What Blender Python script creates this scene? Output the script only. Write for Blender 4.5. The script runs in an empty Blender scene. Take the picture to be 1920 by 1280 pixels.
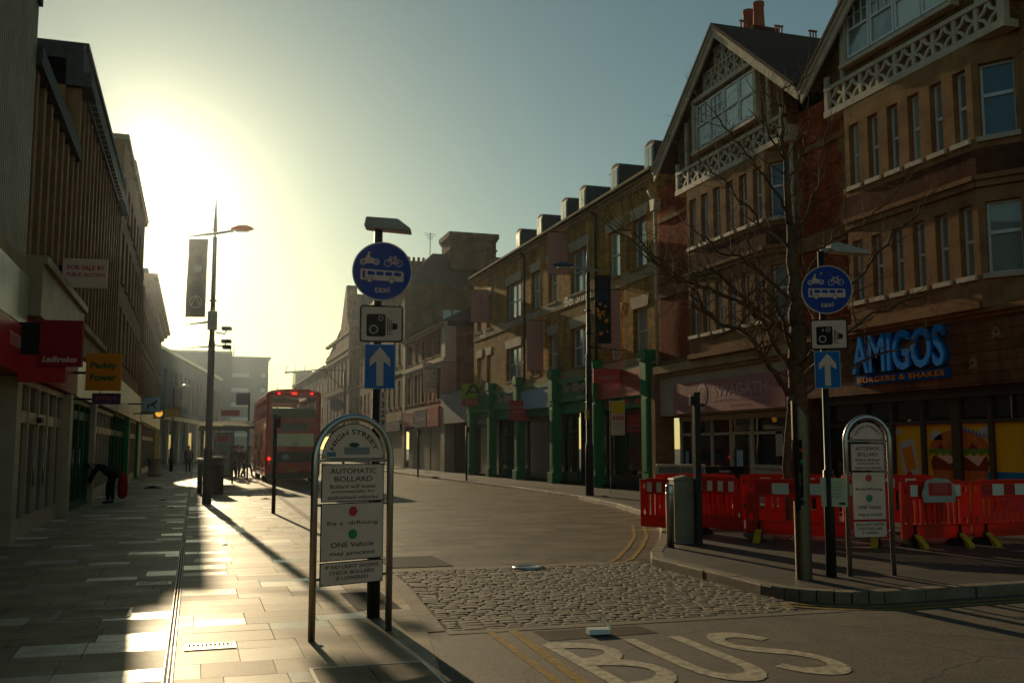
import bpy, math, random
from mathutils import Vector, Matrix
R = math.radians
rnd = random.Random(7)
S = bpy.context.scene
COL = S.collection
# ---------------------------------------------------------------- camera
CAM_H = 1.65; PITCH = math.atan(198/1867.); YAW = R(17.58)
cd = bpy.data.cameras.new('camera'); cam = bpy.data.objects.new('camera', cd); COL.objects.link(cam)
cam.location = (0, 0, CAM_H); cam.rotation_euler = (R(90)+PITCH, 0, -YAW)
cd.sensor_width = 36; cd.lens = 1867/1920*36; cd.clip_end = 3000; cd.clip_start = .05
cd.dof.use_dof = True; cd.dof.focus_distance = 9.5; cd.dof.aperture_fstop = 8.0
S.camera = cam
# ---------------------------------------------------------------- world, sun, exposure
SUN_EL = 13.6; SUN_AZ = 3.2           # degrees; azimuth measured from +Y towards -X
w = bpy.data.worlds.new('World'); S.world = w; w.use_nodes = True
nt = w.node_tree; bg = nt.nodes['Background']
sky = nt.nodes.new('ShaderNodeTexSky'); sky.sky_type = 'NISHITA'; sky.sun_disc = False
sky.sun_elevation = R(SUN_EL); sky.sun_rotation = R(-SUN_AZ)
sky.air_density = 1.0; sky.dust_density = .5; sky.ozone_density = 2.2
tint = nt.nodes.new('ShaderNodeMix'); tint.data_type = 'RGBA'; tint.blend_type = 'MULTIPLY'
tint.inputs[0].default_value = 1; tint.inputs[7].default_value = (.93, 1.0, .72, 1)
nt.links.new(sky.outputs[0], tint.inputs[6]); nt.links.new(tint.outputs[2], bg.inputs[0])
bg.inputs[1].default_value = .09
sl = bpy.data.lights.new('sun', 'SUN'); sun = bpy.data.objects.new('sun', sl); COL.objects.link(sun)
sl.energy = 5.0; sl.angle = R(.5); sl.color = (1, .78, .46)
sd = Vector((-math.sin(R(SUN_AZ))*math.cos(R(SUN_EL)), math.cos(R(SUN_AZ))*math.cos(R(SUN_EL)), math.sin(R(SUN_EL))))
sun.rotation_euler = sd.to_track_quat('Z', 'Y').to_euler(); sun.location = (-5, 60, 40)
S.view_settings.view_transform = 'Standard'; S.view_settings.look = 'None'; S.view_settings.gamma = 1
S.view_settings.exposure = -.5
S.cycles.use_denoising = True
S.cycles.max_bounces = 6; S.cycles.diffuse_bounces = 3; S.cycles.glossy_bounces = 3; S.cycles.transparent_max_bounces = 12
S.cycles.volume_bounces = 0; S.cycles.caustics_reflective = False; S.cycles.caustics_refractive = False
S.cycles.sample_clamp_indirect = 4

# ---------------------------------------------------------------- materials
def mat(name, c, rough=.6, metal=0., c2=None, ns=3., bump=0., bs=40., spec=.5, alpha=1., trans=0., dirt=0.):
    m = bpy.data.materials.new(name); m.use_nodes = True; n = m.node_tree; b = n.nodes['Principled BSDF']
    b.inputs['Base Color'].default_value = (*c, 1); b.inputs['Roughness'].default_value = rough
    b.inputs['Metallic'].default_value = metal; b.inputs['Specular IOR Level'].default_value = spec if (spec != .5 or metal or rough < .35) else (.08 if rough >= .5 else .15)
    if alpha < 1: b.inputs['Alpha'].default_value = alpha
    if trans: b.inputs['Transmission Weight'].default_value = trans
    tc = n.nodes.new('ShaderNodeTexCoord')
    if c2:
        no = n.nodes.new('ShaderNodeTexNoise'); no.inputs['Scale'].default_value = ns; no.inputs['Detail'].default_value = 5
        no.inputs['Roughness'].default_value = .65
        mp = n.nodes.new('ShaderNodeMapRange'); mp.inputs[1].default_value = .35; mp.inputs[2].default_value = .68
        mx = n.nodes.new('ShaderNodeMix'); mx.data_type = 'RGBA'
        mx.inputs[6].default_value = (*c, 1); mx.inputs[7].default_value = (*c2, 1)
        n.links.new(tc.outputs['Object'], no.inputs['Vector']); n.links.new(no.outputs[0], mp.inputs[0])
        n.links.new(mp.outputs[0], mx.inputs[0]); n.links.new(mx.outputs[2], b.inputs['Base Color'])
        rr = n.nodes.new('ShaderNodeMapRange'); rr.inputs[3].default_value = max(0, rough-.08); rr.inputs[4].default_value = min(1, rough+.12)
        n.links.new(no.outputs[0], rr.inputs[0]); n.links.new(rr.outputs[0], b.inputs['Roughness'])
    if bump:
        no = n.nodes.new('ShaderNodeTexNoise'); no.inputs['Scale'].default_value = bs; no.inputs['Detail'].default_value = 3
        bu = n.nodes.new('ShaderNodeBump'); bu.inputs['Strength'].default_value = min(1, bump); bu.inputs['Distance'].default_value = .01
        n.links.new(tc.outputs['Object'], no.inputs['Vector']); n.links.new(no.outputs[0], bu.inputs['Height'])
        n.links.new(bu.outputs[0], b.inputs['Normal'])
    return m
def brick(name, a, b_, mortar, bw=.23, bh=.077, ms=.010, scale=1., rough=.85, spec=.04):
    m = bpy.data.materials.new(name); m.use_nodes = True; n = m.node_tree; p = n.nodes['Principled BSDF']
    p.inputs['Roughness'].default_value = rough; p.inputs['Specular IOR Level'].default_value = spec
    tc = n.nodes.new('ShaderNodeTexCoord'); sp = n.nodes.new('ShaderNodeSeparateXYZ'); ad = n.nodes.new('ShaderNodeMath')
    cb = n.nodes.new('ShaderNodeCombineXYZ'); br = n.nodes.new('ShaderNodeTexBrick')
    n.links.new(tc.outputs['Object'], sp.inputs[0]); n.links.new(sp.outputs[0], ad.inputs[0]); n.links.new(sp.outputs[1], ad.inputs[1])
    n.links.new(ad.outputs[0], cb.inputs[0]); n.links.new(sp.outputs[2], cb.inputs[1]); n.links.new(cb.outputs[0], br.inputs[0])
    br.inputs['Color1'].default_value = (*a, 1); br.inputs['Color2'].default_value = (*b_, 1); br.inputs['Mortar'].default_value = (*mortar, 1)
    br.inputs['Scale'].default_value = scale; br.inputs['Mortar Size'].default_value = ms; br.inputs['Brick Width'].default_value = bw
    br.inputs['Row Height'].default_value = bh; br.inputs['Bias'].default_value = -.1
    no = n.nodes.new('ShaderNodeTexNoise'); no.inputs['Scale'].default_value = .9; no.inputs['Detail'].default_value = 6; no.inputs['Roughness'].default_value = .7
    n.links.new(tc.outputs['Object'], no.inputs['Vector'])
    mr = n.nodes.new('ShaderNodeMapRange'); mr.inputs[1].default_value = .3; mr.inputs[2].default_value = .7; mr.inputs[3].default_value = .5; mr.inputs[4].default_value = 1.35
    n.links.new(no.outputs[0], mr.inputs[0])
    mp = n.nodes.new('ShaderNodeMapping'); mp.inputs['Scale'].default_value = (2.6, 2.6, .22); st = n.nodes.new('ShaderNodeTexNoise'); st.inputs['Scale'].default_value = 1; st.inputs['Detail'].default_value = 7; st.inputs['Roughness'].default_value = .7
    n.links.new(tc.outputs['Object'], mp.inputs[0]); n.links.new(mp.outputs[0], st.inputs['Vector']); sr = n.nodes.new('ShaderNodeMapRange'); sr.inputs[1].default_value = .38; sr.inputs[2].default_value = .62; sr.inputs[3].default_value = .6; sr.inputs[4].default_value = 1.1; n.links.new(st.outputs[0], sr.inputs[0])
    mm = n.nodes.new('ShaderNodeMath'); mm.operation = 'MULTIPLY'; n.links.new(mr.outputs[0], mm.inputs[0]); n.links.new(sr.outputs[0], mm.inputs[1])
    mx = n.nodes.new('ShaderNodeMix'); mx.data_type = 'RGBA'; mx.blend_type = 'MULTIPLY'; mx.inputs[0].default_value = 1
    n.links.new(br.outputs[0], mx.inputs[6]); n.links.new(mm.outputs[0], mx.inputs[7]); n.links.new(mx.outputs[2], p.inputs['Base Color'])
    bu = n.nodes.new('ShaderNodeBump'); bu.inputs['Strength'].default_value = .7; bu.inputs['Distance'].default_value = .012; bu.invert = True
    n.links.new(br.outputs[1], bu.inputs['Height']); n.links.new(bu.outputs[0], p.inputs['Normal'])
    return m
def slabmat(name, dark, light, rough=.5, groove=None):
    m = bpy.data.materials.new(name); m.use_nodes = True; n = m.node_tree; p = n.nodes['Principled BSDF']
    at = n.nodes.new('ShaderNodeAttribute'); at.attribute_name = 'tone'
    tc = n.nodes.new('ShaderNodeTexCoord'); no = n.nodes.new('ShaderNodeTexNoise'); no.inputs['Scale'].default_value = 90; no.inputs['Detail'].default_value = 4
    n2 = n.nodes.new('ShaderNodeTexNoise'); n2.inputs['Scale'].default_value = 1.3; n2.inputs['Detail'].default_value = 6
    n.links.new(tc.outputs['Object'], no.inputs['Vector']); n.links.new(tc.outputs['Object'], n2.inputs['Vector'])
    mx = n.nodes.new('ShaderNodeMix'); mx.data_type = 'RGBA'; mx.inputs[6].default_value = (*dark, 1); mx.inputs[7].default_value = (*light, 1)
    n.links.new(at.outputs['Fac'], mx.inputs[0])
    a1 = n.nodes.new('ShaderNodeMath'); a1.operation = 'MULTIPLY'; n.links.new(no.outputs[0], a1.inputs[0]); n.links.new(n2.outputs[0], a1.inputs[1])
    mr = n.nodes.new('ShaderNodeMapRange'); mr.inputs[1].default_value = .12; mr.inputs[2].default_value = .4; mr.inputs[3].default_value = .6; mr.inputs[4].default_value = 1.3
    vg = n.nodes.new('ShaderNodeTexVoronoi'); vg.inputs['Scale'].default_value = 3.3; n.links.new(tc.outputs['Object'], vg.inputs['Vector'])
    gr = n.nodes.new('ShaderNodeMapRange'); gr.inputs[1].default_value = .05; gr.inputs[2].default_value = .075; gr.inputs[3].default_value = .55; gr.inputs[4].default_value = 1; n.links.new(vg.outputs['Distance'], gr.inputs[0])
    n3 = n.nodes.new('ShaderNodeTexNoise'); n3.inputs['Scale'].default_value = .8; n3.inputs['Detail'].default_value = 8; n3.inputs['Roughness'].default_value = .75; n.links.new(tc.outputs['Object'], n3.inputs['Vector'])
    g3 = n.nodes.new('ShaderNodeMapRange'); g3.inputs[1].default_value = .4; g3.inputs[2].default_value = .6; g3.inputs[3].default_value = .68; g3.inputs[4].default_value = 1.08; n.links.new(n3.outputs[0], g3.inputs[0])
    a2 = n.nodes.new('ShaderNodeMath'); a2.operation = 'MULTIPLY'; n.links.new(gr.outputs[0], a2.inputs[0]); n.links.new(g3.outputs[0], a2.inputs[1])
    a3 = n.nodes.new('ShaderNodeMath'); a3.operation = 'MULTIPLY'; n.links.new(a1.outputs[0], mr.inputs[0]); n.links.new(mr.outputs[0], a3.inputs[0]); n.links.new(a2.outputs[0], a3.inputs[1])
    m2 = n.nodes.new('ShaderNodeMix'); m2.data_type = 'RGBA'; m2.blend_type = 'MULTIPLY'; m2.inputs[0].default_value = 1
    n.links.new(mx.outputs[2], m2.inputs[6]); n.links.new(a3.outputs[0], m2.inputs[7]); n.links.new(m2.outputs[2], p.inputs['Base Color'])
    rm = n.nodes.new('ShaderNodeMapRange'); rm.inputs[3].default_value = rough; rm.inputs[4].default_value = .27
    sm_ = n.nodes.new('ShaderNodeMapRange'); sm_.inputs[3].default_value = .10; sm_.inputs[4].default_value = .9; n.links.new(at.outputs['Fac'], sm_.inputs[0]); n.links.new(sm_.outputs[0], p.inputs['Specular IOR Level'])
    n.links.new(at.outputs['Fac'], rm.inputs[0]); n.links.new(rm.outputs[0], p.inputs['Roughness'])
    bu = n.nodes.new('ShaderNodeBump'); bu.inputs['Strength'].default_value = .45; bu.inputs['Distance'].default_value = .004
    n.links.new(no.outputs[0], bu.inputs['Height']); n.links.new(bu.outputs[0], p.inputs['Normal'])
    return m
def glassmat(name, tintc, alpha, rough=.03, metal=0):
    m = bpy.data.materials.new(name); m.use_nodes = True; b = m.node_tree.nodes['Principled BSDF']
    b.inputs['Base Color'].default_value = (*tintc, 1); b.inputs['Roughness'].default_value = rough; b.inputs['Alpha'].default_value = alpha
    b.inputs['Specular IOR Level'].default_value = .9; b.inputs['Metallic'].default_value = metal
    return m
M = dict(
 yellowbrick=brick('yellowbrick', (.48, .22, .03), (.80, .43, .09), (.32, .20, .08)),
 redbrick=brick('redbrick', (.32, .04, .012), (.60, .10, .03), (.22, .11, .055)),
 darkbrick=brick('darkbrick', (.16, .055, .03), (.22, .075, .04), (.12, .08, .05)),
 brownbrick=brick('brownbrick', (.22, .10, .035), (.42, .21, .075), (.16, .11, .06)),
 bandbrick=brick('bandbrick', (.30, .09, .04), (.52, .20, .09), (.22, .15, .09)),
 planks=brick('planks', (.20, .085, .035), (.29, .14, .06), (.04, .02, .012), bw=1.9, bh=.2, ms=.006, rough=.6),
 stone=mat('stone', (.38, .20, .085), .8, c2=(.22, .105, .045), ns=2, bump=.3, bs=30),
 render=mat('render', (.52, .38, .20), .85, c2=(.36, .25, .13), ns=1.2, bump=.2, bs=20),
 stucco=mat('stucco', (.60, .48, .33), .7, c2=(.46, .36, .24), ns=1.4),
 whitepaint=mat('whitepaint', (.64, .54, .42), .5, c2=(.46, .38, .28), ns=3),
 upvc=mat('upvc', (.75, .76, .78), .35),
 slate=mat('slate', (.07, .065, .06), .7, c2=(.11, .10, .09), ns=6, bump=.6, bs=12),
 tile=mat('tile', (.13, .075, .05), .8, c2=(.09, .06, .045), ns=5, bump=.6, bs=14),
 terracotta=mat('terracotta', (.42, .13, .06), .7, c2=(.3, .09, .05), ns=6),
 green=mat('green', (.025, .26, .09), .5, c2=(.02, .19, .065), ns=3),
 darkgreen=mat('darkgreen', (.02, .10, .05), .5),
 glass=glassmat('glass', (.3, .34, .3), 1.0, .03, .16),
 skypane=mat('skypane', (.62, .64, .52), .12, .35, c2=(.48, .50, .42), ns=1.2),  # pale pane: sky reflection put into the base colour, plus some mirror
 dimskypane=mat('dimskypane', (.36, .38, .34), .1, .4, c2=(.22, .24, .22), ns=2),  # duller pane, reflected sky mixed into its base colour
 bluepane=mat('bluepane', (.07, .16, .24), .25, c2=(.05, .12, .2), ns=2, spec=.9),  # blue pane colour for the canted bay face
 shopglass=glassmat('shopglass', (.02, .02, .018), 1.0, .02),
 tintglass=glassmat('tintglass', (.05, .16, .13), .35),
 clearglass=glassmat('clearglass', (.5, .6, .55), .25),
 steel=mat('steel', (.50, .49, .47), .30, 1., c2=(.42, .41, .39), ns=9),
 brushed=mat('brushed', (.28, .25, .21), .42, 1., c2=(.22, .20, .17), ns=14),
 black=mat('black', (.018, .016, .015), .45, c2=(.03, .027, .024), ns=8),
 blackmatt=mat('blackmatt', (.012, .011, .010), .8),
 signwhite=mat('signwhite', (.84, .58, .46), .5, c2=(.74, .50, .40), ns=4),
 signblue=mat('signblue', (.008, .045, .34), .35, c2=(.012, .05, .28), ns=5),
 arrowblue=mat('arrowblue', (.0, .14, .46), .35, c2=(.01, .12, .4), ns=5),
 ink=mat('ink', (.02, .014, .012), .5),
 white=mat('white', (.8, .8, .78), .5),
 signgrey=mat('signgrey', (.46, .43, .39), .5, .0, c2=(.34, .32, .29), ns=6),
 redlamp=mat('redlamp', (.55, .01, .012), .3), greenlamp=mat('greenlamp', (.0, .22, .08), .3),
 redplastic=mat('redplastic', (.74, .03, .010), .4, c2=(.50, .03, .014), ns=3, bump=.15, bs=20),
 barrierred=mat('barrierred', (.42, .02, .015), .4), stripwhite=mat('stripwhite', (.66, .62, .52), .4), yellow=mat('yellow', (.6, .36, .02), .6, c2=(.35, .2, .03), ns=9),
 rubber=mat('rubber', (.025, .023, .02), .8), cabinet=mat('cabinet', (.30, .27, .19), .5, c2=(.24, .21, .14), ns=3),
 greycab=mat('greycab', (.24, .25, .23), .5, c2=(.17, .18, .16), ns=4),
 asphalt=mat('asphalt', (.070, .052, .034), .7, c2=(.12, .09, .058), ns=2.2, bump=1., bs=110, spec=.45),
 patch=mat('patch', (.030, .028, .026), .8, c2=(.045, .04, .036), ns=5, bump=1., bs=120),
 ground=mat('ground', (.10, .095, .088), .8, c2=(.07, .066, .06), ns=.3),
 joint=mat('joint', (.05, .045, .04), .9),
 paint=mat('paint', (.62, .52, .36), .65, c2=(.22, .175, .115), ns=13, bump=.8, bs=130, spec=.3),
 yellowline=mat('yellowline', (.50, .30, .05), .65, c2=(.15, .10, .05), ns=12, bump=.7, bs=130),
 kerb=mat('kerb', (.22, .17, .11), .75, c2=(.13, .10, .065), ns=5, bump=.8, bs=60, spec=.3),
 cobble=mat('cobble', (.10, .075, .05), .7, c2=(.30, .23, .15), ns=8, bump=.8, bs=70, spec=.4),
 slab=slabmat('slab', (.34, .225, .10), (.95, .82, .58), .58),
 roadslab=slabmat('roadslab', (.13, .09, .045), (.46, .34, .18), .55),
 flag=brick('flag', (.26, .18, .095), (.38, .27, .15), (.08, .06, .04), bw=.75, bh=.45, ms=.008, rough=.6, spec=.4),
 cladding=mat('cladding', (.42, .32, .21), .5, c2=(.32, .24, .16), ns=1.5), panel=mat('panel', (.62, .52, .34), .3, c2=(.46, .38, .25), ns=1),
 brownpier=mat('brownpier', (.34, .17, .07), .7, c2=(.22, .11, .045), ns=2), bronze=mat('bronze', (.50, .37, .24), .4, 0., c2=(.40, .29, .19), ns=3),
 redsign=mat('redsign', (.52, .03, .03), .4), orangesign=mat('orangesign', (.75, .24, .01), .4), darkred=mat('darkred', (.30, .02, .02), .5),
 navy=mat('navy', (.01, .035, .10), .4), purple=mat('purple', (.12, .05, .14), .4), lime=mat('lime', (.35, .45, .02), .4),
 pink=mat('pink', (.48, .20, .20), .6, c2=(.42, .17, .17), ns=2), pinkbanner=mat('pinkbanner', (.42, .27, .24), .7, c2=(.36, .23, .21), ns=3),
 amigo=mat('amigo', (.0, .26, .80), .8), amigodark=mat('amigodark', (.0, .09, .30), .7), orange=mat('orange', (.75, .26, .02), .4),
 muralyellow=mat('muralyellow', (.80, .50, .015), .5), muralblue=mat('muralblue', (.02, .22, .45), .5),
 bun=mat('bun', (.42, .11, .02), .5, c2=(.58, .22, .05), ns=5), meat=mat('meat', (.16, .03, .015), .5, c2=(.26, .06, .02), ns=14), salad=mat('salad', (.12, .28, .03), .5), cheese=mat('cheese', (.75, .55, .35), .5),
 skyblue=mat('skyblue', (.35, .50, .62), .5), plywood=mat('plywood', (.30, .30, .31), .6, c2=(.36, .36, .36), ns=2), shutter=mat('shutter', (.26, .22, .18), .45, .3, c2=(.2, .17, .14), ns=3),
 busred=mat('busred', (.66, .03, .015), .25, c2=(.56, .025, .012), ns=2), busblack=mat('busblack', (.02, .02, .02), .2),
 skin=mat('skin', (.35, .2, .14), .6), darkcloth=mat('darkcloth', (.018, .018, .022), .9), hair=mat('hair', (.03, .018, .012), .7), jeans=mat('jeans', (.03, .04, .07), .9),
 redcloth=mat('redcloth', (.4, .02, .02), .8), hivis=mat('hivis', (.35, .55, .03), .7), shoe=mat('shoe', (.05, .05, .05), .7), tealcloth=mat('tealcloth', (.01, .09, .13), .85),
 bark=mat('bark', (.075, .048, .025), .8, c2=(.16, .10, .055), ns=9, bump=1., bs=35), leaf=mat('leaf', (.12, .07, .02), .7),
 concrete=mat('concrete', (.30, .29, .27), .8, c2=(.25, .24, .22), ns=.3), officegrey=mat('officegrey', (.22, .24, .25), .6), officewin=mat('officewin', (.55, .62, .55), .25, spec=.9),
 frosted=mat('frosted', (.7, .68, .6), .3), plastic=mat('plasticbag', (.45, .42, .42), .35, c2=(.3, .28, .28), ns=10, bump=1., bs=18), paper=mat('paper', (.62, .60, .42), .7, c2=(.55, .52, .36), ns=5), banner=mat('banner', (.12, .09, .08), .7, c2=(.25, .16, .10), ns=3),
 lampglass=mat('lampglass', (.6, .5, .35), .3), lampred=mat('lampred', (.40, .12, .04), .4), lampblue=mat('lampblue', (.03, .07, .16), .35),
)
M['darksteel'] = mat('darksteel', (.16, .13, .095), .36, 1., c2=(.11, .09, .065), ns=12)
M['patch2'] = mat('patch2', (.085, .063, .042), .72, c2=(.06, .045, .03), ns=3, bump=1., bs=110)
M['drainmetal'] = mat('drainmetal', (.16, .13, .10), .45, 1., c2=(.10, .08, .06), ns=20)
def roadmat(m, crackscale=.55):
    n = m.node_tree; p = n.nodes['Principled BSDF']; tc = n.nodes['Texture Coordinate']; old = p.inputs['Base Color'].links[0].from_socket
    v = n.nodes.new('ShaderNodeTexVoronoi'); v.inputs['Scale'].default_value = 95; n.links.new(tc.outputs['Object'], v.inputs['Vector'])
    sp = n.nodes.new('ShaderNodeSeparateColor'); n.links.new(v.outputs['Color'], sp.inputs[0])
    mr = n.nodes.new('ShaderNodeMapRange'); mr.inputs[1].default_value = 0; mr.inputs[2].default_value = 1; mr.inputs[3].default_value = .45; mr.inputs[4].default_value = 1.7; n.links.new(sp.outputs[0], mr.inputs[0])
    a = n.nodes.new('ShaderNodeMix'); a.data_type = 'RGBA'; a.blend_type = 'MULTIPLY'; a.inputs[0].default_value = 1; n.links.new(old, a.inputs[6]); n.links.new(mr.outputs[0], a.inputs[7])
    ns = n.nodes.new('ShaderNodeTexNoise'); ns.inputs['Scale'].default_value = 2.2; ns.inputs['Detail'].default_value = 3; n.links.new(tc.outputs['Object'], ns.inputs['Vector'])
    mxv = n.nodes.new('ShaderNodeMix'); mxv.data_type = 'RGBA'; mxv.inputs[0].default_value = .22; n.links.new(tc.outputs['Object'], mxv.inputs[6]); n.links.new(ns.outputs['Color'], mxv.inputs[7])
    c = n.nodes.new('ShaderNodeTexVoronoi'); c.feature = 'DISTANCE_TO_EDGE'; c.inputs['Scale'].default_value = crackscale; n.links.new(mxv.outputs[2], c.inputs['Vector'])
    cr = n.nodes.new('ShaderNodeMapRange'); cr.inputs[1].default_value = 0; cr.inputs[2].default_value = .007; cr.inputs[3].default_value = .25; cr.inputs[4].default_value = 1; n.links.new(c.outputs[0], cr.inputs[0])
    b = n.nodes.new('ShaderNodeMix'); b.data_type = 'RGBA'; b.blend_type = 'MULTIPLY'; b.inputs[0].default_value = 1; n.links.new(a.outputs[2], b.inputs[6]); n.links.new(cr.outputs[0], b.inputs[7]); n.links.new(b.outputs[2], p.inputs['Base Color'])
roadmat(M['asphalt'])
roadmat(M['patch'], .9)
def emis(name, c, s):
    m = bpy.data.materials.new(name); m.use_nodes = True; b = m.node_tree.nodes['Principled BSDF']
    b.inputs['Base Color'].default_value = (*c, 1); b.inputs['Emission Color'].default_value = (*c, 1); b.inputs['Emission Strength'].default_value = s
    return m
M['taillight'] = emis('taillight', (1, .02, .01), 5); M['amberglow'] = emis('amberglow', (1, .45, .05), 1.2)
M['poster'] = mat('poster', (.45, .52, .40), .3, c2=(.20, .36, .30), ns=2)
def translucent(m, c, fac=.35):
    n = m.node_tree; p = n.nodes['Principled BSDF']; o = n.nodes['Material Output']
    t = n.nodes.new('ShaderNodeBsdfTranslucent'); t.inputs[0].default_value = (*c, 1); mx = n.nodes.new('ShaderNodeMixShader'); mx.inputs[0].default_value = fac
    n.links.new(p.outputs[0], mx.inputs[1]); n.links.new(t.outputs[0], mx.inputs[2]); n.links.new(mx.outputs[0], o.inputs[0])
translucent(M['frosted'], (.95, .92, .8), .8); translucent(M['redplastic'], (.8, .02, .005), .25); translucent(M['pinkbanner'], (.5, .34, .30), .2); translucent(M['plastic'], (.7, .6, .6), .4)
translucent(M['poster'], (.7, .85, .6), .5); translucent(M['lampred'], (.9, .3, .06), .4); translucent(M['banner'], (.3, .18, .1), .12)

# ---------------------------------------------------------------- geometry helpers
class Fr:
    """a flat working frame: u runs along, v runs up, w stands out towards the viewer of that face"""
    def __init__(s, o, u, up=(0, 0, 1)):
        s.o = Vector(o); s.u = Vector(u).normalized(); s.up = Vector(up); s.n = s.u.cross(s.up).normalized()
    def p(s, u, v, w=0): return s.o + s.u*u + s.up*v + s.n*w
    def sh(s, u, v, w=0): return Fr(s.p(u, v, w), s.u, s.up)
class MB:
    def __init__(s): s.v = []; s.f = []; s.sm = []
    def add(s, vs, fs, smooth=False):
        o = len(s.v); s.v += [Vector(a) for a in vs]; s.f += [tuple(i+o for i in f) for f in fs]; s.sm += [smooth]*len(fs)
    def quad(s, a, b, c, d): s.add([a, b, c, d], [(0, 1, 2, 3)])
    def box(s, x0, x1, y0, y1, z0, z1):
        s.add([(x0, y0, z0), (x1, y0, z0), (x1, y1, z0), (x0, y1, z0), (x0, y0, z1), (x1, y0, z1), (x1, y1, z1), (x0, y1, z1)],
              [(0, 3, 2, 1), (4, 5, 6, 7), (0, 1, 5, 4), (1, 2, 6, 5), (2, 3, 7, 6), (3, 0, 4, 7)])
    def fb(s, fr, u0, u1, v0, v1, w0, w1):
        s.prism(fr, [(u0, v0), (u1, v0), (u1, v1), (u0, v1)], w0, w1)
    def prism(s, fr, pts, w0, w1):
        n = len(pts); ar = sum(pts[i][0]*pts[(i+1) % n][1]-pts[(i+1) % n][0]*pts[i][1] for i in range(n))
        if ar < 0: pts = pts[::-1]
        vs = [fr.p(a, b, w1) for a, b in pts]+[fr.p(a, b, w0) for a, b in pts]
        s.add(vs, [tuple(range(n)), tuple(range(2*n-1, n-1, -1))]+[(i+n, (i+1) % n+n, (i+1) % n, i) for i in range(n)])
    def disc(s, fr, cu, cv, r, w0, w1, seg=28, rv=None):
        rv = rv or r; s.prism(fr, [(cu+r*math.cos(6.28319*i/seg), cv+rv*math.sin(6.28319*i/seg)) for i in range(seg)], w0, w1)
    def ring(s, fr, cu, cv, r0, r1, w0, w1, a0=0, a1=360, seg=24):
        for i in range(seg):
            a = R(a0+(a1-a0)*i/seg); b = R(a0+(a1-a0)*(i+1)/seg)
            s.prism(fr, [(cu+r0*math.cos(a), cv+r0*math.sin(a)), (cu+r1*math.cos(a), cv+r1*math.sin(a)),
                         (cu+r1*math.cos(b), cv+r1*math.sin(b)), (cu+r0*math.cos(b), cv+r0*math.sin(b))], w0, w1)
    def stroke(s, fr, pts, wd, w0, w1):
        for (a, b), (c, d) in zip(pts, pts[1:]):
            L = math.hypot(c-a, d-b) or 1e-6; nx, ny = -(d-b)/L*wd/2, (c-a)/L*wd/2
            s.prism(fr, [(a-nx, b-ny), (c-nx, d-ny), (c+nx, d+ny), (a+nx, b+ny)], w0, w1)
    def tube(s, pts, rad, n=10, cap=True, smooth=True):
        pts = [Vector(p) for p in pts]; rad = rad if isinstance(rad, (list, tuple)) else [rad]*len(pts)
        vs = []; fs = []; up = Vector((.31, .2, .93)); prev = None
        for i, p in enumerate(pts):
            t = (pts[min(i+1, len(pts)-1)]-pts[max(i-1, 0)]).normalized()
            if prev is None: a = t.cross(up).normalized()
            else: a = (prev-t*prev.dot(t)).normalized()
            prev = a; b = t.cross(a)
            for k in range(n):
                an = 6.28319*k/n; vs.append(p+(a*math.cos(an)+b*math.sin(an))*rad[i])
        for i in range(len(pts)-1):
            for k in range(n): fs.append((i*n+k, i*n+(k+1) % n, (i+1)*n+(k+1) % n, (i+1)*n+k))
        s.add(vs, fs, smooth)
        if cap:
            o = len(s.v)-len(vs); s.f += [tuple(o+k for k in range(n-1, -1, -1)), tuple(o+(len(pts)-1)*n+k for k in range(n))]; s.sm += [False]*2
    def lathe(s, c, prof, n=24, smooth=True):
        c = Vector(c); vs = []; fs = []
        for r, z in prof:
            for k in range(n): vs.append(c+Vector((r*math.cos(6.28319*k/n), r*math.sin(6.28319*k/n), z)))
        for i in range(len(prof)-1):
            for k in range(n): fs.append((i*n+k, i*n+(k+1) % n, (i+1)*n+(k+1) % n, (i+1)*n+k))
        s.add(vs, fs, smooth)
        o = len(s.v)-len(vs); s.f += [tuple(o+k for k in range(n-1, -1, -1)), tuple(o+(len(prof)-1)*n+k for k in range(n))]; s.sm += [False]*2
    def wall(s, fr, u0, u1, v0, v1, holes=(), depth=.2, w=0):
        us = sorted({u0, u1, *[h[0] for h in holes], *[h[1] for h in holes]}); vs = sorted({v0, v1, *[h[2] for h in holes], *[h[3] for h in holes]})
        us = [x for x in us if u0 <= x <= u1]; vs = [x for x in vs if v0 <= x <= v1]
        for a, b in zip(us, us[1:]):
            for c, d in zip(vs, vs[1:]):
                mu, mv = (a+b)/2, (c+d)/2
                if any(h[0] < mu < h[1] and h[2] < mv < h[3] for h in holes): continue
                s.quad(fr.p(a, c, w), fr.p(b, c, w), fr.p(b, d, w), fr.p(a, d, w))
        for a, b, c, d in [h[:4] for h in holes]:
            P = fr.p
            s.quad(P(a, c, w), P(b, c, w), P(b, c, w-depth), P(a, c, w-depth)); s.quad(P(a, d, w-depth), P(b, d, w-depth), P(b, d, w), P(a, d, w))
            s.quad(P(a, c, w), P(a, c, w-depth), P(a, d, w-depth), P(a, d, w)); s.quad(P(b, c, w-depth), P(b, c, w), P(b, d, w), P(b, d, w-depth))
    def build_each(s, name, m, parent, bevel=0):
        # one part per separate block (8 vertices each)
        for k in range(0, len(s.v), 8):
            q = MB(); q.v = s.v[k:k+8]; q.f = [tuple(i-k for i in f) for f in s.f if k <= f[0] < k+8]; q.sm = [False]*len(q.f); q.build(name, m, parent, bevel)
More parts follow.
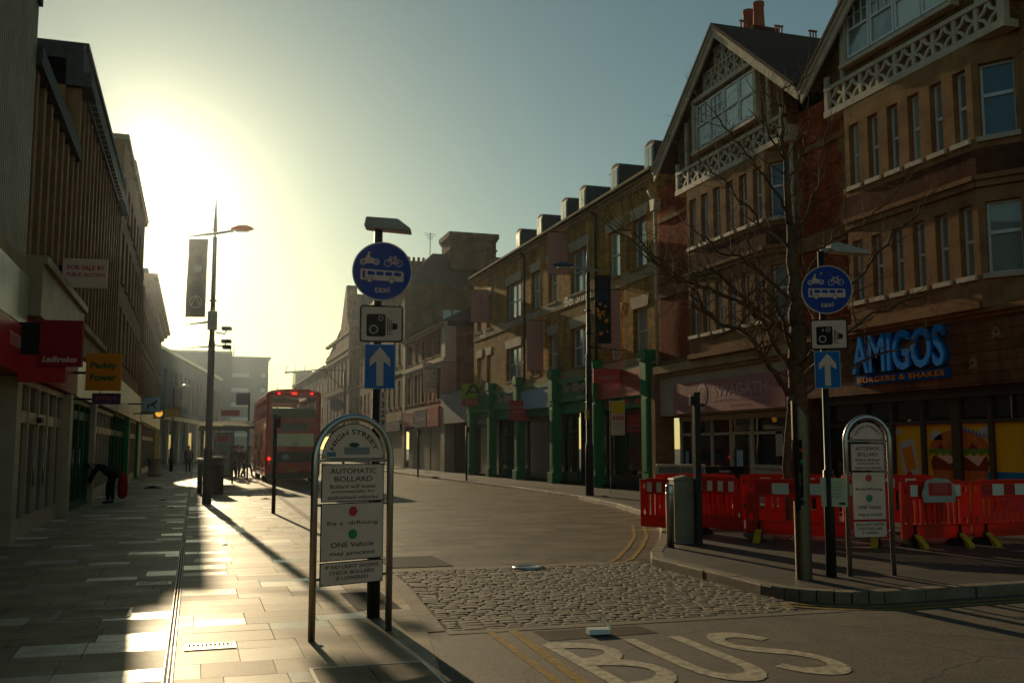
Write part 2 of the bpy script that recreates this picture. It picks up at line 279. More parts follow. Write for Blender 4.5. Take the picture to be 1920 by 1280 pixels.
    def build(s, name, m, parent=None, bevel=0):
        if not s.v: return None
        me = bpy.data.meshes.new(name); off = Vector((0, 0, 0))
        if parent:
            r = parent
            while r.parent: r = r.parent
            off = r.location
        else:
            xs = [v.x for v in s.v]; ys = [v.y for v in s.v]; off = Vector(((min(xs)+max(xs))/2, (min(ys)+max(ys))/2, min(v.z for v in s.v)))
        me.from_pydata([v-off for v in s.v], [], s.f); me.validate()
        if len(me.polygons) == len(s.sm): me.polygons.foreach_set('use_smooth', s.sm)
        me.materials.append(M[m] if isinstance(m, str) else m)
        o = bpy.data.objects.new(name, me); COL.objects.link(o)
        if parent: o.parent = parent
        else: o.location = off
        if bevel:
            b = o.modifiers.new('bevel', 'BEVEL'); b.width = bevel; b.segments = 2; b.limit_method = 'ANGLE'
        return o
def thing(name, label, cat, loc=(0, 0, 0), group=None):
    o = bpy.data.objects.new(name, None); COL.objects.link(o); o.location = Vector(loc); o['label'] = label; o['category'] = cat
    if group: o['group'] = group
    o.empty_display_size = .2
    return o
def tag(o, label, cat, group=None):
    o['label'] = label; o['category'] = cat
    if group: o['group'] = group
    return o
def struct(o): o['kind'] = 'structure'; return o
def dup(root, loc, rz, label):
    def cp(o, par):
        c = o.copy(); COL.objects.link(c); c.parent = par
        for ch in list(o.children): cp(ch, c)
        return c
    r = cp(root, None); r.location = loc; r.rotation_euler = (0, 0, rz); r['label'] = label
    return r
def txt(body, fr, u, v, w, m, parent, width=None, height=None, size=.1, ext=.0015, shear=0, bold=.0, arc=None, name='lettering', spacing=1., align=0):
    cu = bpy.data.curves.new('t', 'FONT'); cu.body = body; cu.size = 1; cu.extrude = .01; cu.shear = shear; cu.offset = bold; cu.space_character = spacing; cu.resolution_u = 3
    ob = bpy.data.objects.new('t', cu); COL.objects.link(ob); dg = bpy.context.evaluated_depsgraph_get()
    me = bpy.data.meshes.new_from_object(ob.evaluated_get(dg)); bpy.data.objects.remove(ob)
    vs = [x.co.copy() for x in me.vertices]; fs = [tuple(p.vertices) for p in me.polygons]; bpy.data.meshes.remove(me)
    x0 = min(a.x for a in vs); x1 = max(a.x for a in vs); y0 = min(a.y for a in vs); y1 = max(a.y for a in vs)
    sx = sy = size
    if height: sy = height/(y1-y0); sx = sy if not width else width/(x1-x0)
    elif width: sx = width/(x1-x0); sy = sx
    cx = (x0+x1)/2 if align == 0 else x0; out = []
    for a in vs:
        X = (a.x-cx)*sx; Y = (a.y-y0)*sy
        if arc: th = X/arc; X, Y = (arc+Y)*math.sin(th), (arc+Y)*math.cos(th)
        out.append(fr.p(u+X, v+Y, w+(ext if a.z > 0 else 0)))
    mb = MB(); mb.add(out, fs); return mb.build(name, m, parent)
LEFT = Fr((-3.0, 0, 0), (0, 1, 0)); RIGHT = Fr((15.0, 0, 0), (0, -1, 0))     # RIGHT: u = -y

# ---------------------------------------------------------------- ground, road, pavements
mb = MB(); mb.quad((-400, -60, -.03), (400, -60, -.03), (400, 900, -.03), (-400, 900, -.03)); struct(mb.build('ground', 'ground'))
mb = MB(); mb.quad((-2, -20, 0), (60, -20, 0), (60, 9.0, 0), (-2, 9.0, 0)); mb.quad((6.3, 9.0, 0), (60, 9.0, 0), (60, 9.7, 0), (6.3, 9.7, 0)); struct(mb.build('asphalt_road', 'asphalt'))
mb = MB(); mb.quad((-3.3, 3, -.008), (15, 3, -.008), (15, 190, -.008), (-3.3, 190, -.008)); struct(mb.build('joint_bed', 'joint'))
def lerp(tab, t):
    for (a, b), (c, d) in zip(tab, tab[1:]):
        if t <= c: return b+(d-b)*max(0, (t-a)/(c-a))
    return tab[-1][1]
EDGE = [(4, 1.25), (7.0, 1.72), (9, 2.05), (11.9, 2.32), (14, 2.4), (24, 2.5), (60, 3.1), (190, 3.3)]
KERB = [(6.14, 12.9), (6.5, 13.7), (7.35, 15.2), (8.3, 17.0), (9.4, 19.5), (10.3, 22), (11.1, 25.5), (11.7, 30), (12.0, 38), (12.15, 60), (12.3, 190)]
KX = [(b, a) for a, b in KERB]
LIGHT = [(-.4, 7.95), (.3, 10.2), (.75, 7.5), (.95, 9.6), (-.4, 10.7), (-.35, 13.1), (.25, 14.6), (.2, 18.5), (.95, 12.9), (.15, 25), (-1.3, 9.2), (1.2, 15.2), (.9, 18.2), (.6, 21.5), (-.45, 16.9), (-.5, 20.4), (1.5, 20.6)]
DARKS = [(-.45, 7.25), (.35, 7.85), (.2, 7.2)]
def slabs(name, m, ys, ye, xl, xr, rows, wr, z, pl, seed, cuts=None, gap=.007, tl=.0):
    r = random.Random(seed); vs = []; fs = []; tone = []; y = ys; joints = None; k = 0
    while y < ye:
        d = r.choice(rows); ym = y+d/2; a, b = xl(ym), xr(ym)
        if joints is None or k % 2 == 0 or r.random() < .25:
            joints = []; x = -3.0-r.random()*.8
            while x < 16: x += r.uniform(*wr); joints.append(x)
        k += 1; segs = [a]+[j for j in joints if a+.12 < j < b-.12]+[b]
        for x0, x1 in zip(segs, segs[1:]):
            if x1-x0 < .03: continue
            g = gap; t = [r.uniform(-.0009, .0009) for _ in range(2)]
            o = len(vs); cx, cy = (x0+x1)/2, ym
            e0, e1 = (xr(y), xr(y+d)) if x1 == b else (x1-g/2, x1-g/2)
            for X, Y in ((x0+g/2, y+g/2), (e0, y+g/2), (e1, y+d-g/2), (x0+g/2, y+d-g/2)):
                vs.append((X, Y, z+t[0]*(1 if X > cx else -1)+t[1]*(1 if Y > cy else -1)))
            fs.append((o, o+1, o+2, o+3)); lt = r.random()+(1 if x1-x0 > .72 else 0)
            tv = r.uniform(.78, 1.) if lt < pl else (r.uniform(.28, .45) if lt < pl*2 else r.uniform(0, .12 if tl == 0 else .30)+tl)
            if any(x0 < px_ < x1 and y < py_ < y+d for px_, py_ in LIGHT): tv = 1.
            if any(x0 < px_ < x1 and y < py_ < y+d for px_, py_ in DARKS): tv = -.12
            tone += [tv]*4
        y += d
    me = bpy.data.meshes.new(name); me.from_pydata(vs, [], fs); me.materials.append(M[m])
    at = me.attributes.new('tone', 'FLOAT', 'POINT'); at.data.foreach_set('value', tone)
    o = bpy.data.objects.new(name, me); COL.objects.link(o); return struct(o)
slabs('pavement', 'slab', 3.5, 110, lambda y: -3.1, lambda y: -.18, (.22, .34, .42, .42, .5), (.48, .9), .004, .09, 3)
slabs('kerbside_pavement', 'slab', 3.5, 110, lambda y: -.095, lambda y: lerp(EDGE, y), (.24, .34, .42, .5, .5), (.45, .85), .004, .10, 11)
slabs('paved_roadway', 'roadslab', 13.35, 110, lambda y: lerp(EDGE, y)+.02, lambda y: max(lerp(KX, y), lerp(EDGE, y)+1)+.3, (.36, .36, .45), (.6, 1.3), -.001, .06, 5, tl=.05)
# slot drain along the pavement
mb = MB()
for x0, x1 in ((-.175, -.160), (-.140, -.130), (-.112, -.100)): mb.box(x0, x1, 3.5, 80, -.006, .006)
tag(mb.build('drain_channel', 'drainmetal'), 'narrow metal slot drain running down the pale slab pavement', 'drain')
mb = MB()   # granite edging strip along the road
y = 8.95
while y < 90:
    a, b = lerp(EDGE, y), lerp(EDGE, y+.9); mb.quad((a+.0, y, .006), (a+.165, y, .006), (b+.165, y+.89, .006), (b, y+.89, .006)); y += .9
struct(mb.build('kerb_strip', 'kerb'))
# cobbled ramp
mb = MB(); y = 8.95; r = random.Random(4)
while y < 13.3:
    d = r.uniform(.10, .135); x = lerp(EDGE, y)+.16+r.random()*.06; xe = min(6.12, 6.3 if y < 9.6 else 6.12)-(0 if y > 9.7 else (9.7-y)*.35)
    while x < xe:
        wd = r.uniform(.12, .24); z = .004+r.uniform(-.003, .004); g = .007; i = .010; t1, t2 = r.uniform(-.004, .004), r.uniform(-.004, .004)
        j = [r.uniform(-.005, .005) for _ in range(8)]
        a, b, c, e = x+g+j[0], x+wd-g+j[1], y+g+j[2], y+d-g+j[3]
        mb.add([(a, c, -.02), (b, c+j[4], -.02), (b, e, -.02), (a, e+j[5], -.02), (a+i, c+i, z+t1), (b-i, c+i, z-t1), (b-i, e-i, z+t2), (a+i, e-i, z-t2), ((a+b)/2+r.uniform(-.02, .02), (c+e)/2, z+.003)],
               [(0, 1, 5, 4), (1, 2, 6, 5), (2, 3, 7, 6), (3, 0, 4, 7), (4, 5, 8), (5, 6, 8), (6, 7, 8), (7, 4, 8)]); x += wd
    y += d
struct(mb.build('cobbled_strip', 'cobble'))
mb = MB(); mb.quad((1.6, 8.9, -.004), (6.3, 8.9, -.004), (6.3, 13.4, -.004), (1.6, 13.4, -.004)); struct(mb.build('cobble_bed', 'joint'))
mb = MB()
for x0, x1, y0, y1 in ((2.62, 3.5, 13.75, 15.1), (1.62, 2.08, 10.3, 11.6)): mb.quad((x0, y0, .006), (x1, y0, .006), (x1, y1, .006), (x0, y1, .006))
struct(mb.build('asphalt_patch', 'patch'))
mb = MB(); mb.quad((2.95, 8.25, .003), (4.0, 8.3, .003), (3.98, 8.7, .003), (2.95, 8.7, .003)); struct(mb.build('asphalt_patch', 'patch2'))
mb = MB(); mb.quad((2.36, 12.9+.42, .003), (6.2, 13.32, .003), (6.2, 13.5, .003), (2.4, 13.5, .003)); mb.quad((2.2, 8.78, .004), (6.4, 8.78, .004), (6.2, 8.94, .004), (2.2, 8.94, .004)); struct(mb.build('concrete_strip', 'kerb'))
# right hand pavement with kerb
def arc(c, r, a0, a1, n): return [(c[0]+r*math.cos(R(a0+(a1-a0)*i/n)), c[1]+r*math.sin(R(a0+(a1-a0)*i/n))) for i in range(n+1)]
OUT = [(60, 9.32), (20, 9.3), (12, 9.27), (9, 9.22)]+[(7.6, 9.15)]+arc((7.05, 10.05), .92, -90, -180, 8)+[(6.13, 11.4)]+KERB
OUT = OUT+[]
pav = OUT+[(16, 190), (16, 15), (60, 15)]
mb = MB()
inner = pav
mb.add([(x, y, .116) for x, y in inner], [tuple(range(len(inner)-1, -1, -1))]); struct(mb.build('far_pavement', 'flag'))
mb = MB()
def walk(pts, step):
    out = [Vector((*pts[0], 0))]; 
    for a, b in zip(pts, pts[1:]):
        a = Vector((*a, 0)); b = Vector((*b, 0)); n = max(1, round((b-a).length/step))
        for i in range(1, n+1): out.append(a.lerp(b, i/n))
    return out
kp = walk([p for p in OUT if p[0] <= 30][0:], .75); kp = [Vector((22, 9.3, 0))]+kp
rk = random.Random(2)
for a, b in zip(kp, kp[1:]):
    if (b-a).length < .05: continue
    d = (b-a).normalized(); n = Vector((d.y, -d.x, 0)); n = -n if n.dot(Vector((1, 1, 0))) < 0 and a.y < 12 else n
    # inward normal: towards larger x (road lies at smaller x / smaller y)
    inw = Vector((d.y, -d.x, 0))
    g = d*.008; h = .122+rk.uniform(-.003, .003); o = -inw*.012*rk.random()
    P = [a+g+o, b-g+o, b-g+inw*.17, a+g+inw*.17]; Q = [a+g+o+inw*.015, b-g+o+inw*.015, b-g+inw*.17, a+g+inw*.17]
    vs = [(p.x, p.y, -.01) for p in P]+[(p.x, p.y, h-.018) for p in P[:2]]+[(p.x, p.y, h) for p in Q]
    mb.add(vs, [(0, 1, 5, 4), (4, 5, 7, 6), (6, 7, 8, 9), (1, 2, 8, 7), (1, 7, 5), (3, 0, 6, 9), (0, 4, 6)])
struct(mb.build('kerbstone_edge', 'kerb'))
# yellow lines and the word on the road
def ribbon(mb, pts, wd, z):
    for a, b in zip(pts, pts[1:]):
        a = Vector((*a, 0)); b = Vector((*b, 0)); d = (b-a).normalized(); n = Vector((-d.y, d.x, 0))*wd/2
        mb.quad((a.x-n.x, a.y-n.y, z), (b.x-n.x, b.y-n.y, z), (b.x+n.x, b.y+n.y, z), (a.x+n.x, a.y+n.y, z))
mb = MB()
ribbon(mb, [(2.58, 8.78), (2.50, 6.8), (2.3, 5)], .075, .004); struct(mb.build('yellow_line', 'yellowline'))
mb = MB(); ribbon(mb, [(2.79, 8.78), (2.66, 6.78), (2.45, 5)], .09, .004); struct(mb.build('yellow_line', 'yellowline'))
for off in (.22, .40):
    mb = MB(); pts = [(22, 9.3-off), (12, 9.27-off), (8.9, 9.2-off), (7.6, 9.15-off)]+arc((7.05, 10.05), .92+off, -90, -150, 8); ribbon(mb, pts, .07, .004); struct(mb.build('yellow_line', 'yellowline'))
    mb = MB(); pts = [(x-off*1.15, y+off*.5) for x, y in KERB[0:5]]; ribbon(mb, [(pts[0][0], 13.4)]+pts[1:], .07, .006); struct(mb.build('yellow_line', 'yellowline'))
gf = Fr((3.83, 6.45, .004), (1, 0, 0), (0, 1, 0))
# hand-drawn stretched capitals, 1.65 m deep
mb = MB(); T = .15
def bez(p0, p1, p2, p3, n=10):
    return [tuple((1-t)**3*p0[k]+3*(1-t)**2*t*p1[k]+3*(1-t)*t*t*p2[k]+t**3*p3[k] for k in (0, 1)) for t in [i/n for i in range(n+1)]]
def glyph(strokes, ox):
    for st in strokes: 
        # calligraphic stroke: wide along x, wider along y for stretched road letters
        for (a, b), (c, d) in zip(st, st[1:]):
            L = math.hypot(c-a, d-b) or 1; nx, ny = -(d-b)/L, (c-a)/L; wx, wy = .066, .125
            q = [(a-nx*wx, b-ny*wy), (c-nx*wx, d-ny*wy), (c+nx*wx, d+ny*wy), (a+nx*wx, b+ny*wy)]
            e = .012; du, dv = (c-a)/L*e, (d-b)/L*e
            q = [(q[0][0]-du, q[0][1]-dv), (q[1][0]+du, q[1][1]+dv), (q[2][0]+du, q[2][1]+dv), (q[3][0]-du, q[3][1]-dv)]
            mb.add([gf.p((ox+x)*.93+.02, y, rk.uniform(0, .0012)) for x, y in q], [(0, 1, 2, 3)])
H_ = 1.65
glyph([[(0.05, 0), (0.05, H_)], bez((.05, H_-.06), (.62, H_-.06), (.62, .95), (.05, .90)), bez((.05, .90), (.72, .92), (.72, .06), (.05, .06))], -1.08)
glyph([[(.05, H_), (.05, .5)]+bez((.05, .5), (.05, -.05), (.52, -.05), (.52, .5))+[(.52, H_)]], -.30)
glyph([bez((.50, 1.30), (.42, 1.68), (.06, 1.68), (.05, 1.25))+bez((.05, 1.25), (.06, .82), (.50, .92), (.52, .42))+bez((.52, .42), (.52, -.02), (.12, -.02), (.03, .36))], .45)
struct(mb.build('road_lettering', 'paint'))
# raised inspection covers, grates, bollard head
def cover(x0, x1, y0, y1, name, label, bars=False, rz=0):
    t = thing(name, label, 'drain cover', ((x0+x1)/2, (y0+y1)/2, .006)); mb = MB(); 
    for a, b, c, d in ((x0, x1, y0, y0+.03), (x0, x1, y1-.03, y1), (x0, x0+.03, y0+.03, y1-.03), (x1-.03, x1, y0+.03, y1-.03)): mb.box(a, b, c, d, .0, .012)
    mb.build('frame', 'brushed', t); mb = MB()
    if bars:
        x = x0+.05
        while x < x1-.04: mb.box(x, x+.016, y0+.035, y1-.035, .0, .011); x += .034
    else: mb.box(x0+.035, (x0+x1)/2-.005, y0+.035, y1-.035, 0, .009); mb.box((x0+x1)/2+.005, x1-.035, y0+.035, y1-.035, 0, .009)
    mb.build('grating' if bars else 'lid', 'brushed' if bars else 'slab', t)
cover(-.03, .38, 8.72, 8.98, 'drain_grate', 'small slotted steel grate beside the slot drain, close to the camera', True)
cover(.86, 1.74, 6.6, 7.75, 'inspection_cover', 'steel edged inspection cover at the foot of the near sign loop')
cover(-.62, -.22, 12.9, 13.2, 'drain_grate', 'slotted steel grate in the shaded paving left of the slot drain', True)
cover(-1.25, -.55, 10.6, 11.2, 'inspection_cover', 'flat inspection cover in the shaded paving by the shops')
mb = MB(); mb.lathe((4.42, 13.2, 0), [(.22, 0), (.22, .02), (.20, .028), (.14, .03), (.13, .022), (.02, .022)], 32)
tag(mb.build('lowered_bollard', 'steel'), 'round shiny steel head of the lowered bollard set in the roadway', 'bollard')

# ---------------------------------------------------------------- generic building pieces
def window(root, fr, u0, u1, v0, v1, rec=.16, kind='sash', pane='glass', fm='upvc', t=.06, sill=True, lintel=None, label=None):
    mb = MB(); w0, w1 = -rec-.05, -rec
    mb.fb(fr, u0, u0+t, v0, v1, w0, w1); mb.fb(fr, u1-t, u1, v0, v1, w0, w1)
    mb.fb(fr, u0+t, u1-t, v0, v0+t, w0, w1); mb.fb(fr, u0+t, u1-t, v1-t, v1, w0, w1)
    vm = v0+(v1-v0)*.5; um = (u0+u1)/2
    if kind == 'sash': mb.fb(fr, u0+t, u1-t, vm-.03, vm+.03, w0, w1+.015)
    if kind == 'double':
        mb.fb(fr, um-.06, um+.06, v0+t, v1-t, w0, w1+.01); mb.fb(fr, u0+t, um-.06, vm-.03, vm+.03, w0, w1+.02); mb.fb(fr, um+.06, u1-t, vm-.03, vm+.03, w0, w1+.02)
    if kind == 'fan': mb.fb(fr, u0+t, u1-t, v0+(v1-v0)*.55, v0+(v1-v0)*.55+.07, w0, w1+.015)
    if kind == 'grid':
        mb.fb(fr, u0+t, u1-t, vm-.03, vm+.03, w0, w1+.015)
        for k in (1, 2): uu = u0+(u1-u0)*k/3; mb.fb(fr, uu-.012, uu+.012, vm+.03, v1-t, w0, w1)
        vv = (vm+v1)/2; mb.fb(fr, u0+t, u1-t, vv-.012, vv+.012, w0, w1)
    o = mb.build('window', fm, root)
    if label: o['label'] = label
    p = MB(); p.quad(fr.p(u0+.02, v0+.02, w0+.02), fr.p(u1-.02, v0+.02, w0+.02), fr.p(u1-.02, v1-.02, w0+.02), fr.p(u0+.02, v1-.02, w0+.02)); p.build('pane', pane, o)
    if sill: s_ = MB(); s_.fb(fr, u0-.08, u1+.08, v0-.10, v0-.002, -rec+.01, .07); s_.build('sill', 'stone' if sill is True else sill, o)
    if lintel:
        s_ = MB(); s_.prism(fr, [(u0-.06, v1+.002), (u1+.06, v1+.002), (u1+.2, v1+.42), (u0-.2, v1+.42)], -.05, .03); s_.build('lintel', lintel, o)
    return o
def shell(mb, fr, L, H, D, holes, depth=.2, v0=0, back=True):
    mb.wall(fr, 0, L, v0, H, holes, depth); P = fr.p
    mb.quad(P(0, v0, -D), P(0, v0, 0), P(0, H, 0), P(0, H, -D)); mb.quad(P(L, v0, 0), P(L, v0, -D), P(L, H, -D), P(L, H, 0))
    if back: mb.quad(P(L, v0, -D), P(0, v0, -D), P(0, H, -D), P(L, H, -D))
    mb.quad(P(0, H, 0), P(L, H, 0), P(L, H, -D), P(0, H, -D))
    mb.quad(P(0, v0, -.35), P(0, H, -.35), P(L, H, -.35), P(L, v0, -.35))
def cornice(mb, fr, u0, u1, v, steps=((.12, .0, .10), (.12, .10, .2)), dent=None):
    for h, dz, out in steps: mb.fb(fr, u0, u1, v+dz, v+dz+h-.002, -.02, out)
    if dent:
        u = u0+.05
        while u < u1-.1: mb.fb(fr, u, u+.09, v-.12, v-.003, .002, .09); u += dent
def shutterdoor(root, fr, u0, u1, v0, v1, rec=.5, m='shutter', label=None):
    mb = MB(); v = v0
    while v < v1-.02:
        h = min(.09, v1-v); mb.prism(fr, [(u0, v), (u1, v), (u1, v+h-.012), (u0, v+h-.012)], -rec-.02, -rec+.012); mb.prism(fr, [(u0, v+h-.012), (u1, v+h-.012), (u1, v+h), (u0, v+h)], -rec-.02, -rec); v += h
    mb.fb(fr, u0, u1, v1+.002, v1+.26, -rec-.05, -rec+.16)
    o = mb.build('roller_shutter', m, root)
    if label: o['label'] = label
    return o
def board(name, label, cat, fr, w_, h_, m, texts=(), th=.06, border=None, pole=None, extra=None, group=None):
    """a flat sign: frame origin at its lower left corner"""
    t = thing(name, label, cat, fr.p(w_/2, 0, 0), group); mb = MB(); mb.fb(fr, 0, w_, 0, h_, -th, 0); mb.build('panel', m, t, bevel=.006)
    if border: mb = MB(); [mb.fb(fr, *b, -th-.008, .008) for b in ((-.03, .0, -.03, h_+.03), (w_, w_+.03, -.03, h_+.03), (0, w_, -.03, 0), (0, w_, h_, h_+.03))]; mb.build('frame', border, t)
    for tx in texts:
        s_, u, v, kw = tx; txt(s_, fr, u, v, .001, kw.pop('m', 'white'), t, **kw)
    if pole: mb = MB(); mb.fb(fr, *pole); mb.build('bracket', 'black', t)
    if extra: extra(t)
    return t

# ---------------------------------------------------------------- right: yellow brick terrace with green shopfronts
def yb():
    y1 = 54.5; L = 23.9; fr = Fr((15, y1, .116), (0, -1, 0)); t = thing('brick_terrace', 'long three storey yellow brick terrace with dormers above green shopfronts', 'building', (17, 42.5, .116))
    U = lambda y: y1-y; zo = .116
    top = [(53.8, 52.9, 'sash'), (51.9, 51.1, 'sash'), (48.3, 45.9, 'double'), (44.3, 43.1, 'sash'), (41.9, 40.8, 'sash'), (39.1, 37.1, 'double'), (35.1, 33.9, 'sash'), (32.8, 31.6, 'sash')]
    holes = []; W = []
    for i, (a, b, k) in enumerate(top):
        for r_, (z0, z1) in enumerate(((4.95, 6.6), (8.05, 9.85))):
            h = (U(a), U(b), z0-zo, z1-zo); holes.append(h); W.append((h, k, r_, i))
    mb = MB(); shell(mb, fr, L, 11.05, 11, holes, .22, v0=3.6); mb.build('wall', 'yellowbrick', t)
    panes = ['glass', 'skypane', 'dimskypane', 'glass', 'skypane', 'dimskypane', 'skypane', 'skypane']
    for h, k, r_, i in W:
        window(t, fr, *h, rec=.18, kind=k, pane=panes[(i+3*r_) % 8], t=.07, lintel='stucco')
    mb = MB(); mb.fb(fr, 0, L, 7.48, 8.0-.06, -.02, .035); mb.build('string_band', 'render', t)
    mb = MB(); mb.fb(fr, 0, L, 4.48, 4.72, -.02, .05); cornice(mb, fr, 0, L, 4.36, ((.1, 0, .18),)); mb.build('shop_cornice', 'render', t)
    mb = MB(); cornice(mb, fr, -.1, L, 10.86, ((.1, 0, .12), (.12, .1, .25), (.1, .22, .36)), dent=.3); mb.build('eaves_cornice', 'render', t)
    mb = MB(); P = fr.p
    mb.quad(P(-.1, 11.2, .3), P(L, 11.2, .3), P(L, 11.9, -3), P(-.1, 11.9, -3)); mb.quad(P(-.1, 11.9, -3), P(L, 11.9, -3), P(L, 11.8, -11), P(-.1, 11.8, -11))
    mb.add([P(-.1, 11.2, .3), P(-.1, 11.9, -3), P(-.1, 11.8, -11), P(-.1, 11, -11)], [(0, 1, 2, 3)]); mb.add([P(L, 11.2, .3), P(L, 11.9, -3), P(L, 11.8, -11), P(L, 11, -11)], [(3, 2, 1, 0)])
    mb.quad(P(-.1, 11.02, .35), P(L, 11.02, .35), P(L, 11.02, -11), P(-.1, 11.02, -11))
    mb.build('roof', 'slate', t)
    for i, y in enumerate((47.2, 43.9, 40.6, 38.4, 35.0, 31.9)):
        u = U(y); d = MB(); hw = .40; z0, z1 = 11.1, 12.5
        # cheeks, arched head
        pts = [(u-hw, z0), (u+hw, z0), (u+hw, z1-.12)]+[(u+hw*math.cos(R(a)), z1-.12+.16*math.sin(R(a))) for a in range(15, 180, 15)]+[(u-hw, z1-.12)]
        d.prism(fr, pts, -2.9, -.32); o = d.build('dormer', 'slate', t)
        f = MB(); f.fb(fr, u-.34, u+.34, z0+.3, z1-.14, -.31, -.27); f.build('window', 'whitepaint', o)
        g = MB(); g.fb(fr, u-.28, u-.02, z0+.36, z1-.22, -.268, -.26); g.fb(fr, u+.02, u+.28, z0+.36, z1-.22, -.268, -.26); g.build('pane', 'skypane', o)
    for yy in (45.1, 36.1):
        g = MB(); g.tube([fr.p(U(yy), 4.6, .09), fr.p(U(yy), 10.7, .09), fr.p(U(yy), 10.85, .25)], .05, 8); [g.tube([fr.p(U(yy), z, .09), fr.p(U(yy), z+.07, .09)], .065, 8) for z in (5.5, 7.2, 9.3)]; g.build('drainpipe', 'black', t)
    # shopfronts
    pil = [54.3, 50.3, 45.6, 40.6, 35.9, 31.2]
    for i, y in enumerate(pil):
        p = MB(); u = U(y); hw = .26
        p.fb(fr, u-hw-.05, u+hw+.05, 0, .45, -.02, .44); p.fb(fr, u-hw, u+hw, .45, 3.35, -.02, .36); p.fb(fr, u-hw-.04, u+hw+.04, 3.35, 3.5, -.02, .40)
        p.fb(fr, u-hw, u+hw, 3.5, 4.5, -.02, .42)
        p.prism(fr, [(u-hw-.05, 4.5)]+[(u-(hw+.05)*math.cos(R(a)), 4.72+(.18)*math.sin(R(a))) for a in range(0, 181, 30)]+[(u+hw+.05, 4.5)], -.02, .46)
        p.fb(fr, u-.16, u+.16, .7, 3.2, .36, .375)
        p.build('pilaster', 'green', t, bevel=.01)
    ranges = [(U(a)+.27, U(b)-.27) for a, b in zip(pil, pil[1:])]
    for i, (a, b) in enumerate(ranges):
        m = MB(); m.fb(fr, a, b, 3.45, 4.34, -.3, .16); m.fb(fr, a, b, 2.95, 3.42, -.3, .05); m.fb(fr, a, b, 4.2, 4.36, .16, .24); m.fb(fr, a, b, 3.42, 3.5, .1, .2); m.build('fascia', 'green', t)
        m = MB(); m.quad(fr.p(a, 0, -.9), fr.p(b, 0, -.9), fr.p(b, 3.6, -.9), fr.p(a, 3.6, -.9)); m.fb(fr, a, b, 0, .12, -.9, .1); m.build('shop_recess', 'blackmatt', t)
    vf = fr
    for i in (1, 3):
        a, b = ranges[i]; txt('The Village', vf, (a+b)/2-.1, 3.66, .165, 'pinkletter' if 'pinkletter' in M else 'signwhite', t, width=2.5, height=.56, bold=.02, shear=.35, ext=.04)
    def shopglass(a, b, z0, z1, n, rec=.35, m='shopglass', fm='darkgreen', stall=.35):
        o = MB(); o.fb(fr, a, b, z0-.002 if stall == 0 else 0.12, max(z0, .13), -rec-.1, -rec+.08)
        for k in range(n+1): uu = a+(b-a)*k/n; o.fb(fr, uu-.03, uu+.03, z0, z1, -rec-.03, -rec+.03)
        o.fb(fr, a, b, z1-.05, z1, -rec-.03, -rec+.035); o.fb(fr, a, b, (z1-.75), (z1-.70), -rec-.03, -rec+.035)
        q = o.build('shop_window', fm, t); g = MB(); g.quad(fr.p(a, z0, -rec), fr.p(b, z0, -rec), fr.p(b, z1, -rec), fr.p(a, z1, -rec)); g.build('pane', m, q); return q
    a, b = ranges[0]; shutterdoor(t, fr, a, b, .12, 2.75, .3)
    m = MB(); m.fb(fr, a+.05, b-.05, 2.62, 3.2, .05, .09); o = m.build('shop_sign', 'navy', t); txt('OUTLET', fr, (a+b)/2, 2.8, .092, 'signwhite', t, width=2.0, height=.25)
    a, b = ranges[1]; shopglass(a, a+1.6, .5, 2.9, 2); shopglass(a+2.6, b, .5, 2.9, 1, m='dimskypane'); d = MB(); d.fb(fr, a+1.65, a+2.55, .12, 2.5, -.62, -.56); d.build('door', 'black', t)
    m = MB(); m.fb(fr, b-.75, b-.1, .7, 2.4, -.33, -.31); m.build('poster', 'pink', t)
    a, b = ranges[2]; m = MB(); m.fb(fr, a, b, 3.3, 4.25, .17, .21); o = m.build('shop_sign', 'skyblue', t); shutterdoor(t, fr, a, a+2.5, .12, 2.85, .3); shopglass(a+2.55, b, .5, 2.9, 2)
    a, b = ranges[3]; shopglass(a, a+1.1, .5, 2.9, 1); shopglass(a+3.0, b, .5, 2.9, 1); d = MB(); d.fb(fr, a+1.15, a+2.95, .12, 2.7, -.72, -.66); d.build('door', 'bronze', t); d = MB(); d.fb(fr, a+1.9, a+2.35, 1.1, 1.85, -.655, -.65); d.build('notice', 'paper', t)
    a, b = ranges[4]; m = MB(); m.fb(fr, a+.02, b-.05, 3.35, 4.3, .17, .26); m.build('shop_sign', 'terrasign' if 'terrasign' in M else 'redsign', t)
    txt('FR Exchange Ltd', fr, (a+b)/2+.1, 3.8, .262, 'pink', t, width=2.9, height=.34); txt('TRAVEL   TOURS   MONEY TRANSFER', fr, (a+b)/2, 3.48, .262, 'pink', t, width=3.2, height=.13)
    shopglass(a, b, .5, 2.95, 3, fm='black')
    for k in range(3):
        uu = a+.1+(b-a-.1)*k/3; m = MB(); m.fb(fr, uu, uu+1.15, 1.98+.1, 2.75, -.34, -.325); o = m.build('window_poster', 'redsign', t)
        txt(('Currency', 'Worldwide', 'Money')[k], fr, uu+.57, 2.5, -.323, 'pink', t, width=.8, height=.13); txt(('Exchange', 'Sale', 'Transfer')[k], fr, uu+.57, 2.25, -.323, 'pink', t, width=.7, height=.13)
    fl = ['redsign', 'orange', 'green', 'white', 'redsign', 'navy', 'redsign', 'yellow']
    for k in range(8): m = MB(); uu = a+.35+k*.46; m.fb(fr, uu, uu+.32, 3.05, 3.28, .052, .06); o = m.build('flag_sticker', fl[k], t)
    txt('CURRENT FREIGHT CARGO', fr, (a+b)/2+.2, 2.8, -.29, 'pink', t, width=2.6, height=.12)
